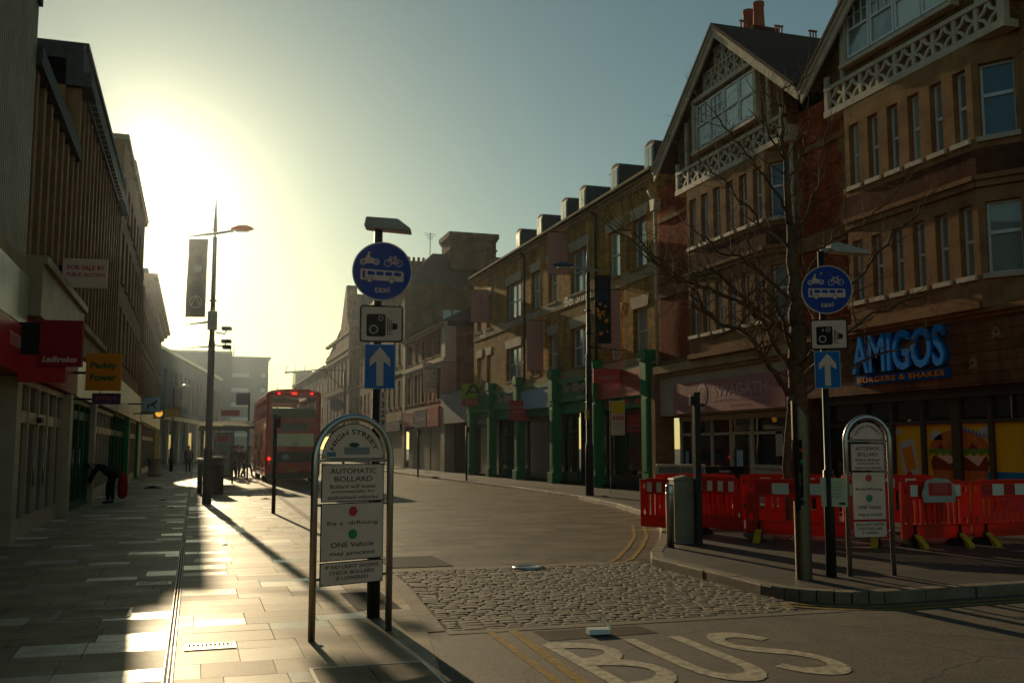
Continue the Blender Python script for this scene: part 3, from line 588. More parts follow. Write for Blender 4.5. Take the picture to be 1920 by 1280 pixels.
    txt('AGE', fr, U(52.6), 7.55, .04, 'white', t, width=1.0, height=.32); txt('offering care for older people in today', fr, U(45.5), 7.5, .04, 'render2' if 'render2' in M else 'whitepaint', t, width=9.6, height=.42, bold=.01)
    txt('Bel Shire', fr, U(38.2), 7.5, .04, 'whitepaint', t, width=3.0, height=.42)
    return t
M['pinkletter'] = mat('pinkletter', (.50, .36, .30), .5); M['terrasign'] = mat('terrasign', (.42, .07, .04), .4); M['render2'] = mat('render2', (.50, .44, .34), .7)
yb()
# ---------------------------------------------------------------- right: gabled Edwardian pair
def lattice(mb, fr, u0, u1, v0, v1, n, w0, w1, keep=None):
    """pierced timber panel: posts and curved braces"""
    h = v1-v0; p = (u1-u0)/n
    for k in range(n+1):
        u = u0+p*k
        if keep is None or keep(u, v0+h*.5): mb.fb(fr, u-.05, u+.05, v0, v1, w0, w1)
    for k in range(n):
        uc = u0+p*(k+.5)
        if keep and not keep(uc, v0+h*.6): continue
        r_ = min(p, h)*.5
        for (cu, cv, a0) in ((u0+p*k, v0, 0), (u0+p*(k+1), v0, 90), (u0+p*(k+1), v1, 180), (u0+p*k, v1, 270)):
            s_ = h/p
            for i in range(5):
                a = R(a0+18*i); b = R(a0+18*(i+1)); q = []
                for an, rr in ((a, .40), (a, .52), (b, .52), (b, .40)): q.append((cu+rr*p*math.cos(an), cv+rr*h*math.sin(an)))
                mb.prism(fr, q, w0, w1-.01)
def gable_house(y1, L, bay, apexz, label, base, name, ground, nwin=6, zup=(7.80, 9.30), zlo=(5.05, 6.50), peakwin=None, rb='redbrick', cropR=False):
    fr = Fr((15, y1, .116), (0, -1, 0)); zo = .116; t = thing(name, label, 'building', (17, y1-L/2, .116)); P = fr.p
    b0, b1 = y1-bay[0], y1-bay[1]; pr = .5; c0, c1 = b0+.62, b1-.75      # bay: cant ends b0,b1; front c0..c1
    ez = 10.45-zo
    mb = MB(); P = fr.p
    # main wall left and right of the bay, above shop level
    for a, b in ((0, b0), (b1, L)): mb.quad(P(a, 2.6, 0), P(b, 2.6, 0), P(b, ez, 0), P(a, ez, 0))
    mb.quad(P(0, 2.6, -10), P(0, 2.6, 0), P(0, ez, 0), P(0, ez, -10)); mb.quad(P(L, 0, 0), P(L, 0, -10), P(L, ez, -10), P(L, ez, 0)); mb.quad(P(L, 0, -.28), P(L, 2.6, -.28), P(L-.3, 2.6, -.28), P(L-.3, 0, -.28)); mb.quad(P(L, 0, -10), P(0, 0, -10), P(0, ez, -10), P(L, ez, -10))
    mb.build('wall', rb, t)
    bf = fr.sh(0, 0, pr); faces = [(bf, c0, c1)]
    lf = Fr(P(b0, 0, 0), (bf.p(c0, 0)-P(b0, 0, 0))); rf = Fr(bf.p(c1, 0), (P(b1, 0, 0)-bf.p(c1, 0))); cl = (bf.p(c0, 0)-P(b0, 0, 0)).length; cr = (P(b1, 0, 0)-bf.p(c1, 0)).length
    faces = [(bf, c0, c1, nwin), (lf, 0, cl, 1), (rf, 0, cr, 1)]
    st = MB(); bk = MB(); wins = []
    for ff, a, b, n in faces:
        holes = []; pitch = (b-a)/n
        for k in range(n):
            for r_, (z0, z1) in enumerate((zlo, zup)):
                if n == 1: h = (a+.13, b-.13, z0-zo, z1-zo)
                else: h = (a+pitch*k+.16, a+pitch*(k+1)-.16, z0-zo, z1-zo)
                holes.append(h); wins.append((ff, h, k, r_))
        st.wall(ff, a, b, 4.35, zlo[1]+.28-zo, [h for h in holes if h[3] < 7], .2)
        st.wall(ff, a, b, zup[0]-.22-zo, ez-.76, [h for h in holes if h[3] > 7], .2)
        bk.quad(ff.p(a, zlo[1]+.28-zo, 0), ff.p(b, zlo[1]+.28-zo, 0), ff.p(b, zup[0]-.22-zo, 0), ff.p(a, zup[0]-.22-zo, 0))
        bk.quad(ff.p(a, 4.3, -.4), ff.p(b, 4.3, -.4), ff.p(b, ez, -.4), ff.p(a, ez, -.4))
        # dark recess behind is closed by the panes
        st.fb(ff, a, b, zlo[1]+.30-zo, zlo[1]+.42-zo, -.05, .07); st.fb(ff, a, b, zlo[1]+.43-zo, zlo[1]+.53-zo, -.05, .13)
        st.fb(ff, a, b, 4.22, 4.36, -.3, .08)
    st.build('bay_stonework', 'stone', t); bk.build('bay_spandrel', 'darkbrick', t)
    rr = random.Random(int(y1*10))
    for ff, h, k, r_ in wins:
        pane = rr.choice(['dimskypane', 'skypane', 'dimskypane', 'glass']) if r_ else rr.choice(['glass', 'glass', 'dimskypane', 'glass'])
        if ff is rf and r_: pane = 'bluepane'
        window(t, ff, *h, rec=.14, kind='fan' if ff is rf else 'sash', pane=pane, t=.045, sill='whitepaint')
    # stone quoins and string courses on the red wall
    q = MB()
    for a, b in ((0, b0), (b1, L)):
        q.fb(fr, a, b, 6.55, 6.95, -.02, .05); q.fb(fr, a, b, 9.15, 9.3, -.02, .06); q.fb(fr, a, b, 4.15, 4.4, -.02, .1)
    q.build_each('stone_band', 'stone', t); q = MB()
    for z in range(8):
        zz = 7.0+z*.44
        if zz > ez-.5: break
        q.fb(fr, b1, b1+(.16 if z % 2 else .28), zz, zz+.44, -.02, .03)
    q.build('stone_quoins', 'stone', t); q = MB()
    for z in range(8):
        zz = 7.0+z*.44
        if zz < ez-.3: q.fb(fr, b0-(.16 if z % 2 else .28), b0, zz, zz+.44, -.02, .03)
    q.build('stone_quoins', 'stone', t)
    # timber band and gable
    ap = (L/2 if not cropR else y1-cropR); 
    slope = .80
    gz = lambda u, off=0: (apexz-zo)-abs(u-ap)*slope+off
    g = MB(); gb = fr.sh(0, 0, pr-.05)
    pts = [(b0-.1, ez-.75), (b1+.1, ez-.75), (b1+.1, gz(b1+.1)-.1), (ap, gz(ap)-.1), (b0-.1, gz(b0-.1)-.1)]
    g.prism(gb, pts, -.5, -.06); g.build('gable_wall', 'brownbrick', t)
    g = MB(); g.fb(gb, b0-.15, b1+.15, ez-.78, ez-.62, -.3, .06); g.fb(gb, b0-.15, b1+.15, ez-.12, ez-.02, -.1, .04); g.fb(gb, b0-.15, b0-.02, ez-.62, ez+.25, -.1, .03); g.fb(gb, b1+.02, b1+.15, ez-.62, ez+.25, -.1, .03)
    lattice(g, gb, b0, b1, ez-.62, ez-.12, 9, -.05, .02)
    for uu in (b0+.55, b1-.55): g.fb(gb, uu-.06, uu+.06, ez-.02, gz(uu)-.25, -.06, .02)
    # upper pierced triangle
    zt = 12.42-zo; g.fb(gb, ap-(gz(ap)-zt)/slope+.2, ap+(gz(ap)-zt)/slope-.2, zt-.15, zt, -.06, .08)
    hw = (gz(ap)-zt)/slope
    for row, (za, zb) in enumerate(((zt, zt+.55), (zt+.58, zt+1.1))):
        ww = hw-(zb-zt)/slope-.22
        if ww > .2: lattice(g, gb, ap-ww, ap+ww, za, zb, 5 if row == 0 else 2, -.05, .02)
        g.fb(gb, ap-ww-.1, ap+ww+.1, zb, zb+.06, -.05, .03)
    g.build('timber_lattice', 'whitepaint', t)
    # barge boards
    g = MB(); e0 = ap-4.15; e1 = ap+4.15
    for ua, ub in ((e0, ap), (e1, ap)):
        za, zb = gz(ua), gz(ub); g.prism(fr.sh(0, 0, pr+.25), [(ua, za-.34), (ub, zb-.34), (ub, zb-.06), (ua, za-.06)], -.06, 0); g.prism(fr.sh(0, 0, pr+.3), [(ua, za-.12), (ub, zb-.12), (ub, zb-.02), (ua, za-.02)], -.06, 0)
    g.build('barge_board', 'whitepaint', t)
    g = MB()
    for ua, ub in ((e0, ap), (e1, ap)):
        za, zb = gz(ua), gz(ub); g.prism(fr, [(ua, za-.02), (ub, zb-.02), (ub, zb+.10), (ua, za+.10)], -9, pr+.33)
    o = g.build('roof', 'tile', t)
    g = MB(); u = -8.8
    while u < pr+.2:
        for k in range(3): g.tube([fr.p(ap, gz(ap)+.08, u+k*.1), fr.p(ap, gz(ap)+.27, u+k*.1)], .025, 6)
        g.fb(fr, ap-.03, ap+.03, gz(ap)+.27, gz(ap)+.32, u-.04, u+.25); u += 1.2
    g.build('ridge_tile', 'terracotta', o)
    # attic windows
    a0, a1 = peakwin; n = 4; pw = (a1-a0)/n
    for k in range(n):
        mbw = window(t, gb.sh(0, 0, .06), a0+pw*k+.015, a0+pw*(k+1)-.015, 10.82-zo, 12.15-zo, rec=.02, kind='grid' if k < 2 else 'sash', pane='skypane' if k > 1 else 'dimskypane', t=.06, sill=False)
    g = MB(); g.fb(gb, a0-.16, a0-.01, 10.72-zo, 12.24-zo, -.06, .1); g.fb(gb, a1+.01, a1+.16, 10.72-zo, 12.24-zo, -.06, .1); g.fb(gb, a0-.16, a1+.16, 10.62-zo, 10.715-zo, -.06, .16); g.fb(gb, a0-.16, a1+.16, 12.245-zo, 12.35-zo, -.06, .14)
    g.build('attic_window_surround', 'whitepaint', t)
    ground(t, fr, L)
    return t, fr
def swag_ground(t, fr, L):
    # fascia, corbel, shop window of the first gabled house
    m = MB(); m.fb(fr, .25, L, 3.95, 4.2, -.3, .42); m.fb(fr, .3, L, 3.85, 3.94, -.3, .3); m.build('shop_cornice', 'render', t)
    m = MB(); m.fb(fr, .3, L-.2, 2.55, 3.84, -.4, .2); m.build('fascia', 'stucco', t)
    m = MB(); m.fb(fr, 0, .28, 0, 4.2, -.3, .38); m.fb(fr, L-.32, L, 0, 4.2, -.3, .3); m.build_each('pier', 'stone', t)
    s0, s1 = 30.7-29.2, 30.7-22.8
    m = MB(); m.fb(fr, s0, s1, 2.58, 3.55, .21, .30); o = m.build('shop_sign', 'pink', t, bevel=.01)
    f2 = fr.sh(0, 0, .302); c = (s0+s1)/2
    txt('SWAGATH', f2, 5.55, 3.02, 0, 'pinkpale', t, width=3.0, height=.34, bold=.02); txt('PURE VEGETARIAN RESTAURANT', f2, 5.6, 2.86, 0, 'pinkpale', t, width=3.0, height=.08); txt('AUTHENTIC FOOD', f2, 5.6, 2.70, 0, 'pinkpale', t, width=1.2, height=.07)
    e = MB(); e.disc(f2, 3.4, 3.12, .30, 0, .004, 24, .36); e.fb(f2, 3.25, 3.55, 2.64, 2.85, 0, .004); e.build('emblem', 'pinkpale', t)
    e = MB(); e.disc(f2, 3.4, 3.06, .12, .004, .007, 16, .14); e.ring(f2, 3.4, 3.1, .2, .22, .004, .007); e.build('emblem_motif', 'pink', t)
    z = 0; rec = .25
    m = MB(); m.fb(fr, .9, L-.35, 2.36, 2.52, -rec-.1, -rec+.06)
    for uu in (.95, 1.75, 2.05, 3.0, 4.15, 5.35, L-.5): m.fb(fr, uu-.045, uu+.045, 0, 2.36, -rec-.04, -rec+.05)
    for a, b in ((.95, 1.75), (2.05, 4.1), (5.4, L-.5)): m.fb(fr, a+.05, b-.05, 1.9, 1.98, -rec-.04, -rec+.05)
    m.build('shopfront_frame', 'whitepaint', t)
    m = MB(); m.quad(fr.p(.9, .1, -rec-.01), fr.p(L-.4, .1, -rec-.01), fr.p(L-.4, 2.5, -rec-.01), fr.p(.9, 2.5, -rec-.01)); m.build('shop_pane', 'shopglass', t)
    m = MB(); m.fb(fr, 5.4, L-.5, 0, .95, -rec-.03, -rec+.09); m.fb(fr, 5.4, L-.5, .95, 1.05, -rec, -rec+.14); m.build('stall_riser', 'whitepaint', t)
    m = MB(); m.fb(fr, 4.2, 5.3, 0, 2.0, -rec-.005, -rec+.03); o = m.build('door', 'bronze', t); m = MB(); m.fb(fr, 4.32, 5.18, .2, 1.9, -rec+.031, -rec+.04); m.build('pane', 'shopglass', o)
    for a, b, c_, d, mm in ((4.5, 4.85, .9, 1.45, 'skyblue'), (6.6, 6.95, 1.3, 2.0, 'paper'), (1.3, 1.5, .8, 1.4, 'skyblue'), (3.3, 3.55, .7, 1.0, 'pink')):
        m = MB(); m.fb(fr, a, b, c_, d, -rec+.045, -rec+.05); m.build('notice', mm, t)
    m = MB(); m.quad(fr.p(0, 2.5, -.26), fr.p(L, 2.5, -.26), fr.p(L, 4.4, -.26), fr.p(0, 4.4, -.26)); m.build('fascia_backing', 'blackmatt', t)
def amigo_ground(t, fr, L):
    U = lambda y: 22.2-y; f2 = fr.sh(0, 0, .3); rnd3 = random.Random(5)
    m = MB(); m.fb(fr, .5, L, 2.75, 4.05, -.3, .3); m.build('plank_fascia', 'planks', t)
    m = MB(); m.fb(fr, 0, .5, 0, 4.2, -.3, .3); m.build('pier', 'darkbrick', t)
    m = MB(); cornice(m, fr, 0, L, 4.06, ((.08, 0, .36), (.1, .08, .48)), dent=.14); m.build('shop_cornice', 'stone', t)
    c = U(18.15); m = MB(); m.fb(f2, c-1.5, c+1.52, 2.95, 3.17, .0, .08); m.build('name_strip', 'amigodark', t)
    txt('AMIGOS', f2, c, 3.20, .10, 'amigo', t, width=3.0, height=.86, bold=.018, ext=.07); txt('AMIGOS', f2, c, 3.20, .002, 'amigodark', t, width=3.0, height=.86, bold=.018, ext=.09)
    txt('BURGERS & SHAKES', f2, c, 3.0, .082, 'orange', t, width=2.8, height=.12, bold=.02, spacing=1.15, ext=.02)
    for u, v in ((U(20.4), 3.4), (U(15.4), 3.75), (U(16.05), 3.2)):
        m = MB(); m.ring(f2, u, v, .06, .085, 0, .004, seg=12); [m.fb(f2, u-.11+.06*a, u-.075+.06*a, v-.11+.06*b, v-.075+.06*b, 0, .004) for a in range(4) for b in range(4) if rnd3.random() < .45]; m.build('wall_motif', 'render', t)
    # shopfront
    rec = .1; posts = [.5, U(20.0), U(19.0), U(18.0), U(17.0), U(16.05), U(15.1), U(14.2)]
    m = MB(); m.fb(fr, .5, L, 2.55, 2.74, -.3, .12); m.fb(fr, .5, L, 2.02, 2.10, -rec-.06, -rec+.05); m.fb(fr, .5, L, 0, .3, -.3, .1)
    for i, u in enumerate(posts): ww = .12 if i in (1, 4) else .055; m.fb(fr, u-ww, u+ww, .3, 2.55, -rec-.06, -rec+.06)
    m.build('shopfront_frame', 'bronzedark', t)
    m = MB(); m.quad(fr.p(.5, .3, -rec-.02), fr.p(L, .3, -rec-.02), fr.p(L, 2.6, -rec-.02), fr.p(.5, 2.6, -rec-.02)); m.build('shop_pane', 'shopglass', t)
    m = MB(); m.quad(fr.p(.5, 2.7, -.28), fr.p(L, 2.7, -.28), fr.p(L, 4.4, -.28), fr.p(.5, 4.4, -.28)); m.build('fascia_backing', 'blackmatt', t)
    w0 = -rec-.018; W = lambda k: (w0+.002*k, w0+.002*k+.0015)
    a, b = posts[2], posts[-1]
    p = MB(); p.fb(fr, a, b, .3, 2.02, *W(0)); p.build('window_graphic', 'muralyellow', t)
    p = MB(); p.prism(fr, [(posts[5]+.3, .3), (b, .3), (b, 1.05), (posts[5]-.25, 1.05), (posts[5]-.3, .6)], *W(1)); p.prism(fr, [(a+.9, .3), (a+1.6, .3), (a+1.5, .62), (a+1.1, .6)], *W(1)); p.build('window_graphic', 'muralblue', t)
    # burger
    cu = posts[4]-.02; 
    p = MB(); p.prism(fr, [(cu-.84*math.cos(R(x)), 1.50+.40*math.sin(R(x))) for x in range(0, 181, 12)], *W(2)); p.prism(fr, [(cu-.80, 1.08), (cu-.72, .82), (cu+.72, .82), (cu+.80, 1.08)], *W(2)); p.build('window_graphic', 'bun', t)
    p = MB(); p.prism(fr, [(cu-.82, 1.22), (cu-.79, 1.06), (cu+.79, 1.06), (cu+.84, 1.22), (cu+.76, 1.36), (cu-.74, 1.36)], *W(3)); p.build('window_graphic', 'meat', t)
    for q0, q1 in ((-.62, -.38), (-.1, .1), (.2, .62)): p = MB(); p.prism(fr, [(cu+q0, 1.46), (cu+(q0+q1)/2, 1.62), (cu+q1, 1.46)], *W(4)); p.build('window_graphic', 'meat', t)
    p = MB()
    zz = [(cu-.86+.1075*i, 1.38+(.05 if i % 2 else -.04)) for i in range(17)]; p.prism(fr, zz+[(cu+.86, 1.50), (cu-.86, 1.50)], *W(5)); p.build('window_graphic', 'salad', t)
    p = MB(); p.prism(fr, [(cu-.65, 1.36), (cu-.25, 1.18), (cu+.05, 1.36)], *W(6)); p.prism(fr, [(cu+.15, 1.36), (cu+.55, 1.15), (cu+.75, 1.36)], *W(6)); p.build('window_graphic', 'cheese', t)
    p = MB()   # menu card, clouds
    p.prism(fr, [(a+.12, 1.62), (a+.62, 1.74), (a+.82, .98), (a+.30, .86)], *W(2))
    for x, y, s_ in ((a+.12, 1.88, .5), (a+1.3, 1.78, .8), (posts[5]-.25, 1.88, .6), (posts[6]+.5, 1.85, .5)): p.prism(fr, [(x-.25*s_, y-.1*s_), (x+.3*s_, y-.12*s_), (x+.22*s_, y+.08*s_), (x+.02*s_, y+.16*s_), (x-.16*s_, y+.04*s_)], *W(2))
    p.build('window_graphic', 'skypale', t)
    p = MB(); p.prism(fr, [(a+.24, 1.5), (a+.56, 1.58), (a+.7, 1.08), (a+.38, 1.0)], *W(3)); p.prism(fr, [(posts[6]-.3+.05, .78), (posts[6]+.1, 1.0), (posts[6]+.34, 1.1), (posts[6]+.3, .86), (posts[6], .7)], *W(3)); p.build('window_graphic', 'orange', t)
    p = MB(); p.disc(fr, a+.2, .62, .17, *W(3), seg=16); p.prism(fr, [(a+.2, .78), (a+.45, 1.02), (a+.56, .96), (a+.45, .66), (a+.6, .45), (a+.3, .45)], *W(3)); p.build('window_graphic', 'redsign', t)
    p = MB(); q = posts[6]-.03; p.prism(fr, [(q-.18, 1.5), (q-.12, 1.1), (q+.22, 1.1), (q+.27, 1.5)], *W(4)); p.disc(fr, q+.045, 1.52, .225, *W(4.2), seg=20, rv=.17); [p.prism(fr, [(cu+.0+.1*i, 2.0-.028*i), (cu+.05+.1*i, 2.0-.028*i), (cu+.06+.1*i, 1.92-.028*i), (cu+.01+.1*i, 1.92-.028*i)], *W(4)) for i in range(10)]; p.build('window_graphic', 'amigo', t)
    # perforated white screen by the door
    p = MB(); a, b = posts[1]+.14, posts[2]-.05; p.fb(fr, a, b, .3, 2.0, *W(1)); p.build('window_screen', 'signwhite', t)
    p = MB(); v = .4; k = 0
    while v < 1.95:
        u = a+.05+(.06 if k % 2 else 0)
        while u < b-.12: p.fb(fr, u, u+.07, v, v+.03, *W(2)); u += .12
        v += .075; k += 1
    p.build('screen_pattern', 'ink', t)
M['pinkpale'] = mat('pinkpale', (.58, .38, .36), .5); M['bronzedark'] = mat('bronzedark', (.06, .045, .035), .4, .3); M['skypale'] = mat('skypale', (.55, .58, .50), .4)
gable_house(30.6, 8.4, (28.2, 22.35), 14.05, 'gabled red brick house with white timber lattice above the pink restaurant sign', 0, 'gabled_house', swag_ground, peakwin=(30.6-26.9, 30.6-23.5), cropR=25.25)
gable_house(22.2, 9.2, (20.2, 14.75), 13.9, 'gabled red brick house with white lattice band above the blue burger bar lettering', 0, 'gabled_house', amigo_ground, peakwin=(22.2-19.4, 22.2-16.0), cropR=16.8, zup=(7.72, 9.2), zlo=(5.0, 6.42))
# chimney stack on the first gabled roof
t = thing('chimney_stack', 'brick chimney stack with two terracotta pots behind the first gable', 'chimney', (17.5, 28.3, 12.6))
mb = MB(); mb.box(17.1, 17.9, 27.6, 28.95, 12.6, 15.3); mb.box(17.03, 17.97, 27.53, 29.02, 15.3, 15.42); mb.build('stack', 'darkbrick', t)
for k in (27.95, 28.6): mb = MB(); mb.lathe((17.5, k, 15.42), [(.24, 0), (.20, .1), (.17, .85), (.2, .88), (.19, 1.0), (.1, 1.0)], 14); mb.build('chimney_pot', 'terracotta', t)
mb = MB(); mb.tube([(18.5, 23.6, 13), (18.5, 23.6, 15.2)], .015, 5)
for k in range(5): mb.tube([(18.5-.35+.06*k, 23.3+.14*k, 15.1), (18.5+.35-.06*k, 23.3+.14*k+.05, 15.14)], .008, 4)
tag(mb.build('tv_aerial', 'black'), 'thin television aerial on the roof valley between the gables', 'aerial')
# white downpipes with hopper heads
for i, (yy, lab) in enumerate(((30.45, 'white downpipe with hopper head between yellow terrace and first gable'), (22.25, 'white downpipe with hopper head in the valley between the two gables'))):
    t = thing('downpipe', lab, 'drainpipe', (14.75, yy, 4.3)); mb = MB(); mb.tube([(14.8, yy, 4.35), (14.8, yy, 9.75)], .055, 10)
    for z in (5.2, 6.6, 8.0, 9.2): mb.tube([(14.8, yy, z), (14.8, yy, z+.08)], .07, 10)
    mb.build('pipe', 'whitepaint', t); mb = MB(); f_ = Fr((14.93, yy, 0), (0, -1, 0)); mb.prism(f_, [(-.12, 9.7), (.12, 9.7), (.2, 10.1), (-.2, 10.1)], 0, .26); mb.tube([(14.75, yy, 10.05), (14.6, yy+.1, 10.45)], .06, 8); mb.build('hopper', 'whitepaint', t)
# ---------------------------------------------------------------- right: beyond the terrace
def plain_block(name, label, y1, L, H, D, m, rows, cols, ww=1.0, x=15., roof=None, panes=('glass', 'dimskypane', 'skypane'), ground=True, fm='whitepaint', lintel=None, gz=3.6, seed=1, u0=.8, t=None, sillm='stone'):
    fr = Fr((x, y1, 0), (0, -1, 0)); t = t or thing(name, label, 'building', (x+D/2, y1-L/2, 0)); holes = []; r_ = random.Random(seed)
    pit = (L-2*u0)/cols
    for z0, z1 in rows:
        for k in range(cols): uc = u0+pit*(k+.5); holes.append((uc-ww/2, uc+ww/2, z0, z1))
    mb = MB(); shell(mb, fr, L, H, D, holes, .2, v0=gz if ground else 0); mb.build('wall', m, t)
    for h in holes: window(t, fr, *h, rec=.16, kind='sash', pane=r_.choice(panes), fm=fm, t=.07, sill=sillm, lintel=lintel)
    return t, fr
# white stucco and brick shop building
t, fr = plain_block('stucco_house', 'two storey brick shop building with white stucco corner pilasters and shutters', 74.3, 13.3, 9.3, 9, 'bandbrick', ((4.75, 6.7), (7.65, 9.0)), 5, 1.15, seed=4)
mb = MB(); mb.fb(fr, -.1, .75, 0, 9.3, -.05, .12); mb.fb(fr, 12.3, 13.35, 0, 9.3, -.6, .12); mb.fb(fr, .75, 12.3, 7.0, 7.4, -.02, .16); mb.fb(fr, -.1, 13.4, 7.1, 7.3, .12, .22); mb.fb(fr, .75, 12.3, 3.6, 4.4, -.02, .1)
cornice(mb, fr, -.1, 13.4, 9.3, ((.15, 0, .2), (.15, .15, .38))); mb.build('stucco_dressing', 'stucco', t)
for k in range(5):
    u = .8+(13.3-1.6)/5*(k+.5); mb = MB(); mb.fb(fr, u-.8, u-.6, 4.6, 6.75, 0, .06); mb.fb(fr, u+.6, u+.8, 4.6, 6.75, 0, .06); mb.fb(fr, u-.9, u+.9, 6.76, 6.95, 0, .14); mb.build('window_surround', 'stucco', t)
mb = MB(); P = fr.p; mb.quad(P(-.2, 9.6, .45), P(13.5, 9.6, .45), P(12.5, 11.8, -4), P(.8, 11.8, -4)); mb.add([P(13.5, 9.6, .45), P(13.5, 9.6, -9), P(12.5, 11.8, -4)], [(0, 1, 2)]); mb.add([P(-.2, 9.6, .45), P(.8, 11.8, -4), P(-.2, 9.6, -9)], [(0, 1, 2)]); mb.quad(P(.8, 11.8, -4), P(12.5, 11.8, -4), P(13.5, 9.6, -9), P(-.2, 9.6, -9)); mb.build('roof', 'tile', t)
for a, b in ((1.0, 4.3), (4.6, 8.0), (8.3, 12.0)): shutterdoor(t, fr, a, b, .12, 2.75, .2)
mb = MB(); mb.quad(P(.75, 0, -.3), P(12.3, 0, -.3), P(12.3, 4, -.3), P(.75, 4, -.3)); mb.build('shop_recess', 'blackmatt', t)
for a, b, c_, d, mm, tx in ((.8, 4.6, 3.1, 4.1, 'darkred', 'IGUL'), (4.7, 8.6, 3.0, 4.2, 'navy', 'City Centre'), (8.8, 12.1, 3.0, 4.3, 'redsign', 'PHONES')):
    mb = MB(); mb.fb(fr, a, b, c_, d, -.1, .24); mb.build('shop_sign', mm, t); txt(tx, fr, (a+b)/2, c_+.35, .242, 'signwhite', t, width=(b-a)*.8, height=.42)
# tall yellow brick block with mansard and broad chimney
t, fr = plain_block('tall_brick_block', 'tall brown brick block with mansard roof and broad chimney', 90.5, 16, 14.2, 14, 'brownbrick', ((4.8, 6.8), (8.0, 10.0), (11.2, 12.9)), 7, .95, seed=6)
mb = MB(); mb.fb(fr, 0, 16, 14.2, 14.5, -.3, .3); mb.fb(fr, 0, 16, 7.3, 7.55, -.02, .08); mb.fb(fr, 0, 16, 3.4, 4.3, -.3, .15); mb.build('stone_band', 'render', t)
mb = MB(); P = fr.p; mb.quad(P(0, 14.2, 0), P(16, 14.2, 0), P(14, 17.0, -2.6), P(.5, 17.0, -2.6)); mb.quad(P(16, 14.2, 0), P(16, 14.2, -14), P(14, 17, -10), P(14, 17, -2.6)); mb.quad(P(.5, 17, -2.6), P(14, 17, -2.6), P(14, 17, -10), P(.5, 17, -10)); mb.quad(P(0, 14.2, -14), P(0, 14.2, 0), P(.5, 17, -2.6), P(.5, 17, -10)); mb.build('roof', 'tile', t)
mb = MB(); mb.box(18.7, 22.4, 74.9, 78, 15.6, 17.9); mb.box(18.6, 22.5, 74.8, 78.1, 17.9, 18.1); mb.box(18.5, 22.6, 74.7, 78.2, 18.1, 18.5); mb.box(18.62, 22.48, 74.8, 78.1, 17.1, 17.25); o = mb.build('chimney', 'brownbrick', t)
mb = MB(); mb.box(15.4, 17.6, 78, 79, 14.3, 16.6); o = mb.build('chimney', 'brownbrick', t)
for k in range(5): m2 = MB(); m2.lathe((15.7+.4*k, 78.5, 16.6), [(.13, 0), (.1, .4)], 8); m2.build('chimney_pot', 'terracotta', o)
sf = Fr((15, 74.5, 0), (1, 0, 0)); window(t, sf, 3.0, 3.6, 10.8, 12.2, rec=-.06, sill=False); window(t, sf, 3.8, 4.4, 10.8, 12.2, rec=-.06, sill=False)
for a, b, mm in ((0.6, 7.5, 'navy'), (8, 15.5, 'blackmatt')):
    mb = MB(); mb.fb(fr, a, b, 2.9, 3.7, -.2, .2); mb.build('shop_sign', mm, t); mb = MB(); mb.fb(fr, a, b, 0, 2.85, -.3, -.1); mb.build('shop_front', 'bronze', t)
txt('Outfit', fr, 12.2, 3.1, .202, 'signwhite', t, width=2.4, height=.4)
# gap infill between terrace and stucco house
t = thing('boarded_passage', 'grey boarded passage wall between the terrace and the stucco house', 'building', (15.3, 57.7, 0)); fr = Fr((15.1, 60.9, 0), (0, -1, 0))
mb = MB(); mb.fb(fr, 0, 6.3, 3.1, 5.0, -3, .3); mb.build('grey_hoarding', 'plywood', t); mb = MB(); mb.fb(fr, 0, 6.3, 0, 3.08, -3, -.4); mb.build('dark_wall', 'darkbrick', t); mb = MB(); mb.fb(fr, .3, 6.3, 5.0, 9.0, -8, -3.5); mb.build('rear_wall', 'brownbrick', t)
# red gabled building with stone bands
t, fr = plain_block('banded_gable_building', 'tall red building with stone bands, stepped gable and grey roof', 122.5, 19.3, 11.9, 12, 'bandbrick', ((4.6, 7.2), (8.2, 10.8)), 6, 1.5, seed=8)
gr = MB(); gr.prism(fr, [(0.3, 11.9), (19.2, 11.9), (19.2, 14.0), (17.6, 15.2), (17.2, 18.8), (16.3, 18.8), (12.2, 13.9), (9.6, 13.4), (9.3, 12.8), (.3, 12.4)], -1, .05); gr.build('gable', 'bandbrick', t)
gr = MB()
for z in (2.9, 4.0, 7.6, 11.2, 11.8, 13.5): gr.fb(fr, -.1, 19.35, z, z+.28, -.3, .12)
sf = Fr((15, 103.2, 0), (1, 0, 0))
for z in (4.0, 6.0, 8.0, 10.0, 11.8): gr.fb(sf, 0, 12, z, z+.3, -.1, .04)
gr.build('stone_band', 'stone', t)
gr = MB(); P = fr.p; gr.quad(P(19.3, 12, 0), P(19.3, 12, -10), P(15, 18, -7), P(16.6, 18, -1)); gr.quad(P(0, 12, 0), P(16.6, 18, -1), P(15, 18, -7), P(0, 12, -12)); gr.quad(P(8, 12, 0), P(19.3, 12, 0), P(16.6, 18, -1), P(14, 18, -1)); gr.build('roof', 'slate', t)
t, fr = plain_block('low_brick_terrace', 'plain red brick terrace beyond the banded gable building', 165, 42, 11.3, 10, 'bandbrick', ((4.6, 6.6), (8, 9.9)), 12, 1.1, seed=9, lintel='stucco')
mb = MB(); mb.fb(fr, 0, 42, 11.3, 11.6, -10, .3); mb.build('parapet', 'render', t)
t, fr = plain_block('narrow_brick_house', 'narrow brick house set between the banded gable and tall block', 103.2, 12.7, 10.2, 9, 'bandbrick', ((4.6, 6.6), (7.7, 9.5)), 5, 1.0, seed=10, x=15.3)

# ---------------------------------------------------------------- left side buildings
def lf_(y): return Fr((-3.0, y, 0), (0, 1, 0))
